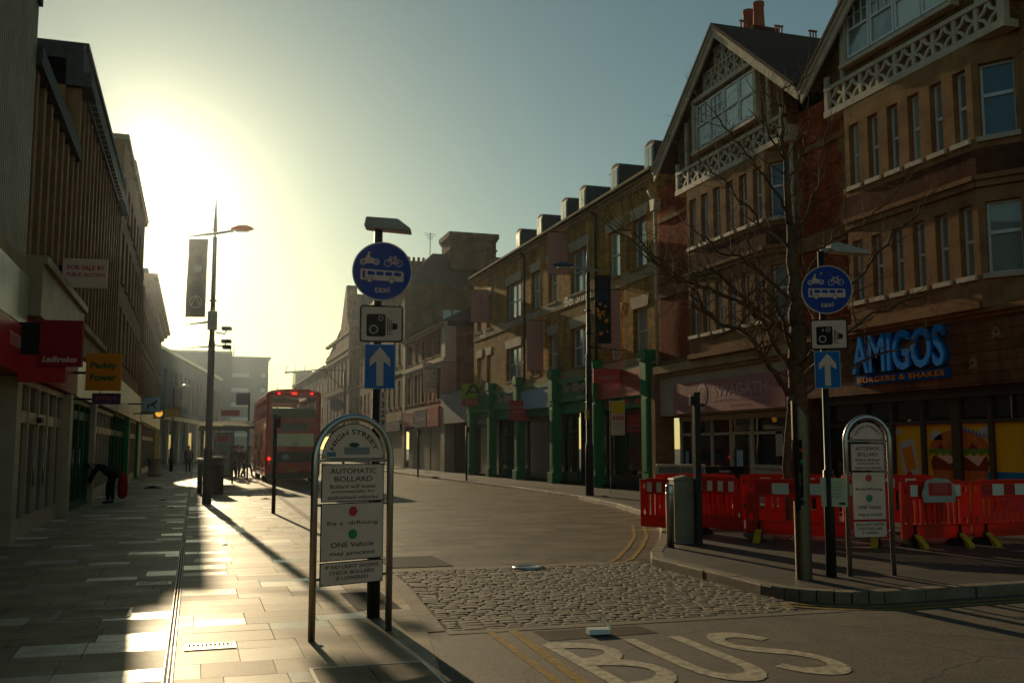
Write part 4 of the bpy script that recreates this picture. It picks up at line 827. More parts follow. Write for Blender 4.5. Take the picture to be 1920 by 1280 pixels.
# corrugated clad building nearest the camera
t = thing('clad_building', 'grey corrugated metal clad building above the red stores fascia', 'building', (-6, 12, 0)); fr = lf_(4.0); L = 15.5
mb = MB(); u = 0
while u < L-.01:
    mb.prism(fr, [(u, 4.95), (u+.09, 4.95), (u+.09, 9.75), (u, 9.75)], -.5, .0); mb.fb(fr, u+.09, min(u+.16, L), 4.95, 9.75, -.5, -.03); u += .16
mb.fb(fr, 0, L, 4.95, 9.6, -8, -.5); mb.build('cladding', 'cladding', t)
mb = MB(); mb.fb(fr, 0, L+.02, 9.76, 9.95, -8, .06); mb.build('parapet_cap', 'slate', t)
mb = MB(); mb.fb(fr, 0, L, 4.68, 4.94, -.4, .03); mb.build('dirty_ledge', 'render', t)
mb = MB(); mb.fb(fr, 0, L-.05, 3.75, 4.67, -.4, .08); mb.build('upper_fascia', 'panel', t, bevel=.02)
mb = MB(); mb.fb(fr, 0, L-.1, 2.9, 3.72, -.4, .12); mb.build('fascia', 'redsign', t); txt('TO STORES', fr, L-1.3, 3.3, .121, 'signwhite', t, width=1.3, height=.22)
mb = MB(); mb.fb(fr, 0, L, 0, 2.88, -.9, -.5); mb.build('shop_wall', 'blackmatt', t)
mb = MB(); mb.fb(fr, L-.5, L, 0, 2.88, -.5, .05); mb.build('shopfront_post', 'bronze', t)
# building 2: brown piers, long roof overhang
t = thing('pier_fronted_building', 'brown building with tall narrow piers above a betting shop', 'building', (-7, 30, 0)); fr = lf_(19.5); L = 21.5
mb = MB(); mb.fb(fr, 0, 6.7, 4.4, 9.0, -9, -.35); mb.fb(fr, 6.7, L, 4.4, 11.3, -9, -.35); mb.build('wall', 'brownpier', t)
mb = MB(); u = .2; k = 0
while u < L: mb.fb(fr, u, u+.28, 4.95, 10.6 if u > 6.5 else 8.6, -.35, .0); u += .95
mb.fb(fr, 0, L, 7.4, 7.9, -.35, -.08); mb.build('facade_pier', 'brownpier', t)
rr = random.Random(3); u = .48; k = 0
while u < L-.9:
    for z0, z1 in ((5.1, 7.3), (8.0, 10.4 if u > 6.5 else 8.6)):
        window(t, fr, u+.06, u+.61, z0, z1, rec=.28, kind='sash', pane=rr.choice(['glass', 'dimskypane', 'glass']), fm='bronze', t=.05, sill=False)
    u += .95
mb = MB(); P = fr.p; mb.fb(fr, 0, 6.65, 8.65, 9.0, -9, .1); mb.fb(fr, 6.7, L, 10.62, 11.0, -9, .25); mb.fb(fr, 6.7, L, 11.0, 11.7, -9, .05); mb.fb(fr, 7.0, L, 11.7, 11.85, -9, .12); mb.build('roof_overhang', 'slate', t)
# hanging cable tray under the eaves
mb = MB(); mb.tube([P(7, 10.3, .18), P(L-4, 10.3, .18)], .012, 4); mb.tube([P(7, 10.3, .34), P(L-4, 10.3, .34)], .012, 4); u = 7.2
while u < L-4: mb.tube([P(u, 10.3, .18), P(u, 10.3, .34)], .009, 4); u += .5
mb.build('eaves_rail', 'steel', t)
mb = MB(); mb.fb(fr, 0, 7.0, 4.0, 4.95, -.3, .28); mb.fb(fr, 0, 7.05, 4.95, 5.1, -.3, .36); mb.build('canopy_fascia', 'cladding', t)
mb = MB(); mb.fb(fr, 7.1, 14, 4.0, 4.6, -.3, .16); mb.fb(fr, 7.1, 14, 4.6, 4.75, -.3, .28); mb.build('canopy_fascia', 'render', t)
mb = MB(); mb.fb(fr, 0, 8, 2.95, 3.96, -.4, .10); mb.build('fascia', 'darkred', t); mb = MB(); mb.fb(fr, 8, 14.3, 2.95, 3.96, -.4, .08); mb.build('fascia', 'panel', t); mb = MB(); mb.fb(fr, 14.3, L, 3.0, 4.6, -.4, .12); mb.build('fascia', 'panel', t)
def shopfront(t, fr, a, b, n, m='bronze', z1=2.92, doorat=None, rec=.12, head=2.1, riser=.35, pane='shopglass'):
    f = MB(); f.fb(fr, a, b, z1-.12, z1, -rec-.08, -rec+.1); f.fb(fr, a, b, head, head+.22, -rec-.06, -rec+.07); f.fb(fr, a, b, 0.005, riser, -rec-.06, -rec+.08)
    for k in range(n+1): u = a+(b-a)*k/n; f.fb(fr, u-.06, u+.06, riser, z1-.12, -rec-.06, -rec+.09)
    f.build('shopfront_frame', m, t); g = MB(); g.quad(fr.p(a, .1, -rec), fr.p(b, .1, -rec), fr.p(b, z1, -rec), fr.p(a, z1, -rec)); g.build('shop_pane', pane, t)
shopfront(t, fr, 0.1, 6.6, 5); shopfront(t, fr, 7.2, 12.9, 4, 'darkgreen', riser=.2, head=2.4); shopfront(t, fr, 13.4, L, 6, 'bronze')
mb = MB(); mb.fb(fr, 6.66, 7.14, 0, 2.92, -.4, .12); mb.fb(fr, 12.95, 13.35, 0, 2.92, -.4, .12); mb.build_each('shop_pier', 'bronze', t)
mb = MB(); mb.fb(fr, 0, L, 2.92, 4.4, -9, -.38); mb.fb(fr, 0, L, 0, 2.92, -9, -.6); mb.build('inner_wall', 'blackmatt', t)
for a in (1.95, 3.25, 8.5, 10.0): mb = MB(); mb.tube([P(a, .9, .02), P(a, 1.6, .02)], .015, 6); mb.build('door_handle', 'steel', t)
mb = MB(); mb.fb(fr, 2.5, 2.8, 2.14, 2.24, -.04, .05); mb.build('door_sensor', 'black', t)
# building 3 taller
t = thing('shaded_parapet_building', 'tall shaded building whose parapet edge meets the low sun', 'building', (-8, 49, 0)); fr = lf_(41.0); L = 16.5
hs = []
for z0, z1 in ((5.2, 7.2), (8.2, 10.2), (11, 12.4)):
    for k in range(7): hs.append((.7+2.25*k, 1.9+2.25*k, z0, z1))
mb = MB(); shell(mb, fr, L, 13.7, 9, hs, .25, v0=3.9); mb.build('wall', 'brownpier', t)
for h in hs: window(t, fr, *h, rec=.2, kind='sash', pane=rr.choice(['glass', 'dimskypane', 'skypane']), fm='whitepaint', t=.06)
mb = MB(); mb.fb(fr, -.05, L, 13.7, 13.9, -9, .15); mb.fb(fr, 4, L, 13.9, 14.0, -9, .2); mb.build('parapet', 'render', t)
mb = MB(); mb.fb(fr, 0, L, 3.0, 4.3, -.4, .14); mb.build('fascia', 'panel', t); shopfront(t, fr, 0, 7, 4, 'darkgreen', z1=3.0, pane='shopglass')
mb = MB(); mb.fb(fr, 7.05, 7.9, 0, 3.0, -.4, .15); mb.fb(fr, 16.0, L, 0, 3.0, -.4, .1); mb.build_each('shop_pier', 'green', t); shopfront(t, fr, 8, 16, 4, 'bronze', z1=3.0)
# building 4 with deep cornice
t = thing('corniced_building', 'shaded building with deep projecting cornice beyond the parapet the sun meets', 'building', (-8, 74, 0)); fr = lf_(58.5); L = 31
hs = []
for z0, z1 in ((4.9, 6.6), (7.6, 9.4)):
    for k in range(12): hs.append((.9+2.5*k, 2.0+2.5*k, z0, z1))
mb = MB(); shell(mb, fr, L, 10.9, 9, hs, .25, v0=3.9); mb.build('wall', 'brownpier', t)
for h in hs: window(t, fr, *h, rec=.2, kind='sash', pane=rr.choice(['glass', 'dimskypane']), fm='whitepaint', t=.06)
mb = MB(); cornice(mb, fr, -.1, L, 10.6, ((.25, 0, .25), (.25, .25, .5), (.2, .5, .72)), dent=.6); mb.build('cornice', 'render', t)
mb = MB(); mb.fb(fr, 0, L, 11.3, 11.6, -9, .2); mb.build('roof', 'slate', t)
mb = MB(); cornice(mb, fr, 0, L, 7.0, ((.2, 0, .12),)); mb.build('string_band', 'render', t)
mb = MB(); mb.fb(fr, 0, L, 3.1, 4.2, -.4, .14); mb.build('fascia', 'panel', t); shopfront(t, fr, 6, 22, 6, 'bronze', z1=3.1); shutterdoor(t, fr, 0.1, 5.6, 0, 3.0, .1); mb = MB(); mb.fb(fr, 22.2, L, 0, 3.1, -.4, .1); mb.build('shop_pier', 'yellow', t)
# angled building, cinema block and office block closing the view
P0 = Vector((-3.6, 94, 0)); P1 = Vector((3.2, 141, 0)); fr = Fr(P0, P1-P0); L = (P1-P0).length
t = thing('angled_office_range', 'long pale concrete building angled across the far end of the street', 'building', (P0.x, P0.y, 0)); hs = []
for z0, z1 in ((5.2, 9.0),):
    for k in range(16): hs.append((1.5+2.9*k, 3.3+2.9*k, z0, z1))
mb = MB(); shell(mb, fr, L, 10.6, 12, hs, .4); mb.build('wall', 'concrete', t)
for h in hs: window(t, fr, *h, rec=.3, kind='none', pane='dimskypane', fm='concrete', sill=False)
mb = MB(); mb.fb(fr, 0, L, 4.2, 4.6, -.1, .5); mb.fb(fr, 0, L, 10.6, 10.9, -12, .2); mb.build('ledge', 'panel', t)
for k in range(8): mb = MB(); mb.fb(fr, 1+6*k, 4.5+6*k, .0, 3.2, -.02, .02); mb.build('shop_window', ('navy', 'shopglass', 'muralblue', 'shopglass')[k % 4], t)
for k in range(9): mb = MB(); mb.fb(fr, .1+6*k, .5+6*k, 0, 4.2, -.02, .3); mb.build('pillar', 'panel', t)
fr = Fr((-26, 165, 0), (1, 0, 0)); t = thing('blank_cinema_block', 'blank pale slab of a building at the end of the street', 'building', (-10, 170, 0))
mb = MB(); mb.fb(fr, 0, 31.3, 0, 16.6, -20, 0); mb.build('wall', 'concrete', t); mb = MB(); mb.fb(fr, 0, 31.3, 16.6, 16.9, -20, .1); mb.build('parapet', 'panel', t)
txt('EMPIRE', fr, 27.2, 11.6, .02, 'officegrey', t, width=5.5, height=1.2, ext=.1)
fr = Fr((5.5, 230, 0), (1, 0, 0)); t = thing('far_office_block', 'grey office block with bands of pale windows beyond the bus shelter', 'building', (10, 236, 0))
mb = MB(); mb.fb(fr, -2, 9.8, 0, 21.4, -14, 0); mb.fb(fr, -2, 10.3, 21.4, 21.8, -14, .5); mb.build('wall', 'officegrey', t)
for i, z in enumerate((17.2, 13.9, 10.6, 7.3, 4.0)):
    mb = MB(); mb.fb(fr, .2, 5.6, z, z+.9, -.1, .06); mb.build('window', 'officewin', t); mb = MB(); mb.fb(fr, 8.2, 9.2, z, z+.9, -.1, .06); mb.build('window', 'officewin', t)  # window strips in one pale colour, no emission
mb = MB(); [mb.tube([fr.p(u, 21.4, -2), fr.p(u, 24, -2)], .12, 5) for u in (1.5, 2.2)]; mb.build('roof_mast', 'officegrey', t)
t = thing('distant_tower', 'slim pale tower just right of the sky gap above the bus', 'building', (24, 240, 0)); fr = Fr((22.2, 240, 0), (1, 0, 0))
mb = MB(); mb.fb(fr, 0, 6, 0, 19.5, -8, 0); mb.build('wall', 'panel', t); mb = MB(); mb.tube([fr.p(-2.5, 19.2, -1), fr.p(4, 19.8, -1)], .25, 5); [mb.tube([fr.p(u, 19, -1), fr.p(u, 21, -1)], .1, 4) for u in (-2, 0, 2.2)]; mb.build('roof_mast', 'officegrey', t)
# ================================================================ street furniture
def bolts(mb, fr, pts, r=.008, w=0):
    for u, v in pts: mb.disc(fr, u, v, r, w, w+.006, 8)
def roundel(fr, label, r=.30, scratched=False):
    t = thing('route_sign', label, 'road sign', fr.p(0, -r, 0)); mb = MB(); mb.disc(fr, 0, 0, r, -.012, 0, 48); mb.build('rim', 'signwhite', t)
    mb = MB(); mb.disc(fr, 0, 0, r-.013, .0005, .002, 48); mb.build('face', 'signblue', t)
    w0, w1 = .0025, .004; s = MB()
    # motorcycle
    for cx in (-.19, -.06): s.ring(fr, cx, .095, .020, .032, w0, w1, seg=14); s.disc(fr, cx, .095, .009, w0, w1, 8)
    s.prism(fr, [(-.155, .08), (-.09, .08), (-.075, .11), (-.09, .135), (-.115, .135), (-.125, .165), (-.15, .165), (-.165, .13), (-.185, .125), (-.17, .112)], w0, w1)
    s.disc(fr, -.133, .185, .014, w0, w1, 12); s.stroke(fr, [(-.135, .175), (-.15, .15), (-.165, .148)], .012, w0, w1)
    # bicycle
    for cx in (.055, .165): s.ring(fr, cx, .085, .030, .037, w0, w1, seg=18)
    s.stroke(fr, [(.055, .085), (.075, .135), (.13, .135), (.11, .078), (.165, .085), (.13, .135)], .008, w0, w1); s.stroke(fr, [(.075, .135), (.11, .078)], .008, w0, w1); s.stroke(fr, [(.07, .15), (.09, .15)], .008, w0, w1); s.stroke(fr, [(.13, .135), (.128, .148)], .008, w0, w1); s.stroke(fr, [(.115, .15), (.145, .15)], .010, w0, w1)
    # bus
    s.prism(fr, [(-.215, -.085), (.20, -.105), (.215, -.095), (.215, -.015), (.20, 0), (-.215, .025)], w0, w1)
    s.build('vehicle_symbols', 'signwhite', t); s = MB(); w0, w1 = .0045, .0055
    s.prism(fr, [(-.195, -.07), (-.17, -.07), (-.17, .005), (-.195, .007)], w0, w1)
    for k in range(4): a = -.145+.088*k; s.prism(fr, [(a, -.038-.003*k), (a+.07, -.040-.003*k), (a+.07, -.002-.004*k), (a, .004-.004*k)], w0, w1)
    for cx, cy in ((-.125, -.088), (.095, -.098)): s.ring(fr, cx, cy, .024, .031, w0, w1, seg=14)
    s.build('symbol_details', 'signblue', t)
    s = MB(); [s.disc(fr, cx, cy, .023, .0045, .006, 14) for cx, cy in ((-.125, -.088), (.095, -.098))]; s.build('wheel_symbols', 'signwhite', t)
    txt('taxi', fr, 0, -.215, .0025, 'signwhite', t, width=.15, height=.06, bold=.01)
    return t
def camera_sign(fr, label, w_=.42, h_=.34):
    t = thing('speed_camera_sign', label, 'road sign', fr.p(0, 0, 0)); mb = MB(); rr_ = .03
    def rp(a, b, c, d, r_): 
        o = []
        for cx, cy, a0 in ((b-r_, c+r_, -90), (b-r_, d-r_, 0), (a+r_, d-r_, 90), (a+r_, c+r_, 180)): o += [(cx+r_*math.cos(R(a0+q)), cy+r_*math.sin(R(a0+q))) for q in (0, 30, 60, 90)]
        return o
    mb.prism(fr, rp(-w_/2, w_/2, 0, h_, rr_), -.012, 0); mb.build('border', 'ink', t); mb = MB(); mb.prism(fr, rp(-w_/2+.016, w_/2-.016, .016, h_-.016, .02), .0005, .002); mb.build('face', 'signwhite', t)
    k = w_/.42; mb = MB(); mb.prism(fr, rp(-.145*k, .04*k, .055*k, .275*k, .02*k), .0025, .004)
    for i in range(3): mb.fb(fr, (.055+.018*i)*k, (.063+.018*i)*k, (.09+.008*i)*k, (.24-.014*i)*k, .0025, .004)
    mb.fb(fr, .05*k, .11*k, .075*k, .083*k, .0025, .004); mb.fb(fr, .105*k, .13*k, .12*k, .19*k, .0025, .004); mb.fb(fr, .13*k, .155*k, .128*k, .182*k, .0025, .004); mb.build('camera_symbol', 'ink', t)
    mb = MB(); mb.ring(fr, -.075*k, .125*k, .033*k, .043*k, .0045, .0055); mb.ring(fr, -.008*k, .235*k, .017*k, .024*k, .0045, .0055); mb.build('lens_rings', 'signwhite', t)
    return t
def arrow_sign(fr, label, w_=.30, h_=.44):
    t = thing('ahead_arrow_sign', label, 'road sign', fr.p(0, 0, 0)); mb = MB(); mb.fb(fr, -w_/2, w_/2, 0, h_, -.012, 0); mb.build('rim', 'skyblue', t)
    mb = MB(); mb.fb(fr, -w_/2+.008, w_/2-.008, .008, h_-.008, .0005, .002); mb.build('face', 'arrowblue', t)
    k = w_/.30; mb = MB(); mb.prism(fr, [(-.034*k, .03), (.034*k, .03), (.034*k, h_*.62), (.10*k, h_*.50), (.10*k, h_*.66), (0, h_*.94), (-.10*k, h_*.66), (-.10*k, h_*.50), (-.034*k, h_*.62)], .0025, .004)
    mb.build('arrow', 'signwhite', t); return t
def sign_post(x, y, z0, h, r, label, lampside, num=None):
    t = thing('sign_post', label, 'sign post', (x, y, z0)); mb = MB(); mb.tube([(x, y, z0), (x, y, z0+1.25), (x, y, z0+1.27), (x, y, h)], [r*1.55, r*1.55, r, r], 16); mb.build('post', 'black', t)
    mb = MB()
    if lampside < 0:   # boxy lamp lying across the post top
        f = Fr((x, y, h), (math.cos(YAW)*.97, -.25, 0)); mb.prism(f, [(-.14, .0), (-.12, .10), (.20, .08), (.33, -.02), (.33, -.05), (-.10, -.01)], -.10, .10)
    else:
        f = Fr((x, y, h), (1, -.1, 0)); mb.prism(f, [(.09, .03), (.12, .09), (.2, .115), (.44, .06), (.60, .03), (.62, -.02), (.16, -.01)], -.08, .08); mb.tube([f.p(0, .0, 0), f.p(.14, .03, 0)], .03, 8)
    mb.build('lamp_head', 'signgrey', t, bevel=.012)
    mb = MB(); [mb.fb(Fr((x, y, zz), (1, 0, 0)), -r-.012, r+.012, 0, .03, -r-.012, r+.006) for zz in (h-.3, h-.7, h-1.0)]; mb.build('clamp', 'brushed', t)
    return t
cu_ = math.cos(YAW); su_ = math.sin(YAW); U17 = (cu_, -su_, 0)
X, Y = 1.71, 9.88
sign_post(X, Y, 0, 3.86, .042, 'tall black sign post behind the near sign loop, with a box lamp on top', -1)
f = Fr((X+.02, Y-.07, 0), (cu_, -su_+.13, 0))
roundel(f.sh(.01, 3.405), 'round blue taxi bus cycle sign topping the post behind the larger loop stand')
camera_sign(f.sh(.01, 2.69), 'speed camera sign on the post behind the larger loop stand', .43, .37)
arrow_sign(f.sh(.0, 2.225), 'blue white arrow sign on the post behind the larger loop stand', .305, .445)
t = thing('number_plate', 'narrow white number strip on the post behind the larger loop stand', 'number plate', (X+.02, Y-.06, 1.8)); mb = MB(); f2 = f.sh(.035, 1.83); mb.fb(f2, -.03, .035, 0, .37, -.01, .006); mb.build('strip', 'signwhite', t)
for i, c in enumerate('1329'): txt(c, f2, .0, .30-.09*i, .0065, 'ink', t, height=.06, bold=.01)
def loop_stand(x, y, u, w_, h, label, z0=0, graffiti=False):
    fr = Fr((x, y, z0), u); t = thing('sign_loop', label, 'sign stand', fr.p(0, 0, 0)); hw = w_/2; mb = MB()
    pts = [fr.p(-hw, 0), fr.p(-hw, h-hw)]+[fr.p(-hw*math.cos(R(a)), h-hw+hw*math.sin(R(a))) for a in range(10, 180, 10)]+[fr.p(hw, h-hw), fr.p(hw, 0)]
    mb.tube(pts, .031, 16); mb.build('steel_loop', 'steel', t)
    mb = MB(); hwp = hw-.075; zt = h-hw-.02
    zb = .45
    for z in (zt+.005, zt-.38, zb+.05): mb.fb(fr, -hw+.02, hw-.02, z, z+.022, -.03, -.008)
    mb.build_each('cross_rail', 'brushed', t)
    # arched top plate
    mb = MB(); mb.prism(fr, [(-hwp-.008, zt+.03), (hwp+.008, zt+.03)]+[((hwp+.008)*math.cos(R(a)), zt+.03+(hwp+.008)*math.sin(R(a))) for a in range(12, 180, 12)], -.006, .0); mb.build('arch_backing', 'ink', t)
    mb = MB(); mb.prism(fr, [(-hwp, zt+.038), (hwp, zt+.038)]+[(hwp*math.cos(R(a)), zt+.03+hwp*math.sin(R(a))) for a in range(12, 180, 12)], .0005, .003); mb.build('arch_plate', 'signwhite', t)
    k = hwp/.29; txt('HIGH STREET', fr, 0, zt+.03, .004, 'ink', t, width=.50*k, height=.042*k, bold=.008, arc=.205*k)
    # three panels
    ph = [(zt-.01-.335, zt-.012), (zb+.21, zt-.355), (zb, zb+.20)]
    for a, b in ph:
        mb = MB(); mb.fb(fr, -hwp-.008, hwp+.008, a, b, -.006, 0); mb.build('panel_backing', 'ink', t); mb = MB(); mb.fb(fr, -hwp, hwp, a+.008, b-.008, .0005, .003); mb.build('panel', 'signwhite', t)
    W = hwp*2; T = lambda s_, v, wd, hh: txt(s_, fr, 0, v, .004, 'ink', t, width=wd*W, height=hh)
    a, b = ph[0]; T('AUTOMATIC', b-.085, .76, .045); T('BOLLARD', b-.155, .62, .045); T('Bollard will lower', b-.215, .76, .034); T('automatically for', b-.262, .72, .034); T('authorised vehicles', b-.31, .82, .034)
    a, b = ph[1]; hgt = b-a
    mb = MB(); mb.disc(fr, 0, b-.075, .043, .004, .006, 24); mb.build('red_disc', 'redlamp', t)
    T('Ra s  d/Rising' if graffiti else 'Raised/Rising', b-hgt*.40, .82, .042)
    mb = MB(); mb.disc(fr, 0, b-hgt*.55, .043, .004, .006, 24); mb.build('green_disc', 'greenlamp', t)
    T('ONE Vehicle', b-hgt*.77, .70, .043); T('may proceed', b-hgt*.93, .72, .046)
    a, b = ph[2]; T('IF NO LIGHT SHOWS', b-.058, .86, .032); T('CHECK BOLLARD', b-.108, .74, .032); T('IS LOWERED', b-.158, .52, .032)
    if graffiti:
        mb = MB(); mb.fb(fr, -hwp+.03, -hwp+.13, zt+.05, zt+.095, .0035, .005); mb.build('sticker', 'skyblue', t); txt('ZINER!', fr, -hwp+.08, zt+.055, .0055, 'ink', t, width=.09, height=.035, bold=.02)
        mb = MB(); mb.disc(fr, -.0, zt+.155, .055, .0035, .0045, 20, .022); mb.build('sticker', 'darkgreen', t); mb = MB(); mb.fb(fr, -.10, .16, zt+.07, zt+.135, .0035, .0045); mb.build('worn_sticker', 'concrete', t)
    bl = MB(); bolts(bl, fr, [(-hwp+.015, zt+.055), (hwp-.015, zt+.055), (-hwp+.015, zt-.03), (hwp-.015, zt-.03), (-hwp+.015, zb+.02), (hwp-.015, zb+.02)], w=.003); bl.build('rivet', 'brushed', t)
    return t
loop_stand(1.36, 8.98, (.915, .36, 0), .77, 1.92, 'larger steel loop stand with stickers on its arched plate', graffiti=True)
loop_stand(7.81, 10.32, (.97, -.13, 0), .575, 1.90, 'smaller steel loop stand on the raised kerb corner by the barriers', z0=.116)
X, Y = 7.29, 10.39
sign_post(X, Y, .116, 4.05, .04, 'black sign post with a grey lantern head and a paper notice, on the kerb corner', 1)
f = Fr((X, Y-.06, 0), (cu_*.88, -su_-.25, 0))
roundel(f.sh(.02, 3.565), 'round blue taxi bus cycle sign on the kerb corner post with the paper notice')
camera_sign(f.sh(.03, 2.83), 'speed camera sign on the kerb corner post with the paper notice', .43, .37)
arrow_sign(f.sh(.0, 2.36), 'blue white arrow sign on the kerb corner post with the paper notice', .30, .45)
mb = MB(); f2 = f.sh(.03, .95); mb.prism(f2, [(-.15, .0), (.15, -.01), (.14, .33), (-.16, .34)], .0, .004); t = thing('paper_notice', 'yellowed paper notice wrapped round the kerb corner sign post', 'notice', f2.p(0, 0)); mb.build('sheet', 'paper', t)
mb = MB(); [mb.fb(f2, -.11, .09, .28-.028*k, .284-.028*k, .0045, .0055) for k in range(7)]; mb.fb(f2, .05, .12, .02, .045, .0045, .0055); mb.build('print_lines', 'ink', t)
# stainless signal pedestal
t = thing('signal_pedestal', 'stainless steel pedestal with small red and green lamps on the kerb corner', 'signal', (6.84, 10.28, .116)); c = (6.84, 10.28, .116)
mb = MB(); r_ = .095
def cyl_cut(mb, c, r, z0, z1, a0, a1, n=24, slope=0):
    c = Vector(c); vs = []
    for i in range(n+1):
        a = R(a0+(a1-a0)*i/n); x, y = r*math.cos(a), r*math.sin(a); vs.append(c+Vector((x, y, z0)))
        vs.append(c+Vector((x, y, z1-slope*(x*cu_-y*su_))))
    mb.add(vs, [(2*i, 2*i+2, 2*i+3, 2*i+1) for i in range(n)], True)
cyl_cut(mb, c, r_, 0, .96, 0, 360, slope=-.6); mb.lathe(c, [(r_-.004, .86), (.001, .86)], 24); mb.build('base_tube', 'darksteel', t)
mb = MB(); cyl_cut(mb, c, r_-.002, .8, 1.97, -110, 110, slope=1.2); cyl_cut(mb, c, r_-.002, 1.62, 1.97, 110, 250, slope=1.2)
mb.add([Vector(c)+Vector(((r_-.003)*math.cos(R(a)), (r_-.003)*math.sin(R(a)), 1.97-1.2*((r_-.003)*(math.cos(R(a))*cu_-math.sin(R(a))*su_)))) for a in range(0, 360, 15)], [tuple(range(24))]); mb.build('upper_tube', 'darksteel', t)
f = Fr((6.80, 10.22, .116), (.94, .35, 0)); mb = MB(); mb.fb(f, -.05, .07, .80, 1.62, -.05, .0); mb.build('recess_plate', 'black', t)
for z, mm in ((1.50, 'redlamp'), (1.36, 'greenlamp')):
    mb = MB(); mb.lathe((0, 0, 0), [(.035, 0), (.03, .015), (.015, .028), (.002, .03)], 14); mb.v = [f.p(.01+v.x, z+v.y, v.z) for v in mb.v]; mb.build('lamp', mm, t)
mb = MB(); mb.fb(f, -.035, .05, 1.08, 1.24, 0, .006); mb.build('label_plate', 'brushed', t); mb = MB(); mb.fb(f, -.05, .0, .86, .93, 0, .03); mb.build('card_reader', 'rubber', t)
# short steel bollard, cabinet, black square post, wheelie cabinets
mb = MB(); mb.lathe((7.04, 14.13, .116), [(.062, 0), (.062, .93), (.056, .955), (.02, .965)], 20); mb.lathe((7.04, 14.13, .116), [(.0635, .80), (.0635, .84)], 20); tag(mb.build('steel_bollard', 'steel'), 'short plain steel bollard at the kerb beside the beige cabinet', 'bollard')
t = thing('service_cabinet', 'beige metal service cabinet with pitched top next to the steel bollard', 'cabinet', (7.57, 14.75, .116)); f = Fr((7.37, 14.63, .116), (.97, -.22, 0)); mb = MB(); mb.fb(f, 0, .40, .02, 1.0, -.34, 0); mb.prism(f, [(-.015, 1.0), (.415, 1.0), (.41, 1.03), (.2, 1.08), (-.01, 1.03)], -.36, .02); mb.build('body', 'cabinet', t, bevel=.006)
mb = MB(); mb.fb(f, .2, .36, .72, .88, .0, .012); mb.fb(f, .20, .36, .88, .90, .0, .025); mb.build('access_flap', 'cabinet', t, bevel=.003); mb = MB(); mb.disc(f, .31, .79, .014, .012, .018, 10); mb.build('lock', 'ink', t); mb = MB(); mb.fb(f, -.02, .42, 0, .03, -.36, .02); mb.build('plinth', 'concrete', t)
t = thing('black_post', 'tall black square post touching the beige cabinet', 'post', (7.68, 14.42, .116)); mb = MB(); mb.box(7.63, 7.73, 14.37, 14.47, .116, 2.5); mb.box(7.57, 7.63, 14.39, 14.45, 2.32, 2.47); mb.build('post', 'black', t, bevel=.005); mb = MB(); mb.box(7.625, 7.735, 14.365, 14.475, 2.5, 2.53); mb.build('cap', 'black', t)
for (x, y, h, lab) in ((12.1, 45.2, 2.65, 'slim black post on the far kerb in front of the terrace end'), (11.9, 54.9, 2.65, 'slim black post on the far kerb before the shutters'), (1.93, 25.9, 2.47, 'slim black post at the kerb between the larger loop stand and the bus')):
    t = thing('kerb_post', lab, 'post', (x, y, 0)); mb = MB(); mb.tube([(x, y, 0), (x, y, h)], .05, 12); mb.build('post', 'black', t); mb = MB(); mb.box(x-.03, x+.12, y-.06, y+.06, h-.32, h-.06); mb.build('detector_head', 'rubber', t)
t = thing('utility_cabinet', 'wide grey utility cabinet with pale lid by the restaurant front', 'cabinet', (12.7, 24.6, .116)); f = Fr((11.95, 24.7, .116), (.9, -.43, 0)); mb = MB(); mb.fb(f, 0, .62, 0, 1.0, -.6, 0); mb.fb(f, .64, 1.26, 0, 1.0, -.6, 0); mb.build('body', 'greycab', t, bevel=.01); mb = MB(); mb.fb(f, -.03, 1.29, 1.0, 1.07, -.63, .03); mb.build('lid', 'panel', t, bevel=.015)
t = thing('utility_cabinet', 'lower black utility cabinet standing right of the grey one', 'cabinet', (13.6, 24.0, .116)); f = Fr((13.15, 24.2, .116), (.9, -.43, 0)); mb = MB(); mb.fb(f, 0, 1.0, 0, 1.02, -.6, 0); mb.build('body', 'blackmatt', t, bevel=.01); mb = MB(); mb.fb(f, .35, .65, .86, .92, 0, .01); mb.build('badge', 'signgrey', t)
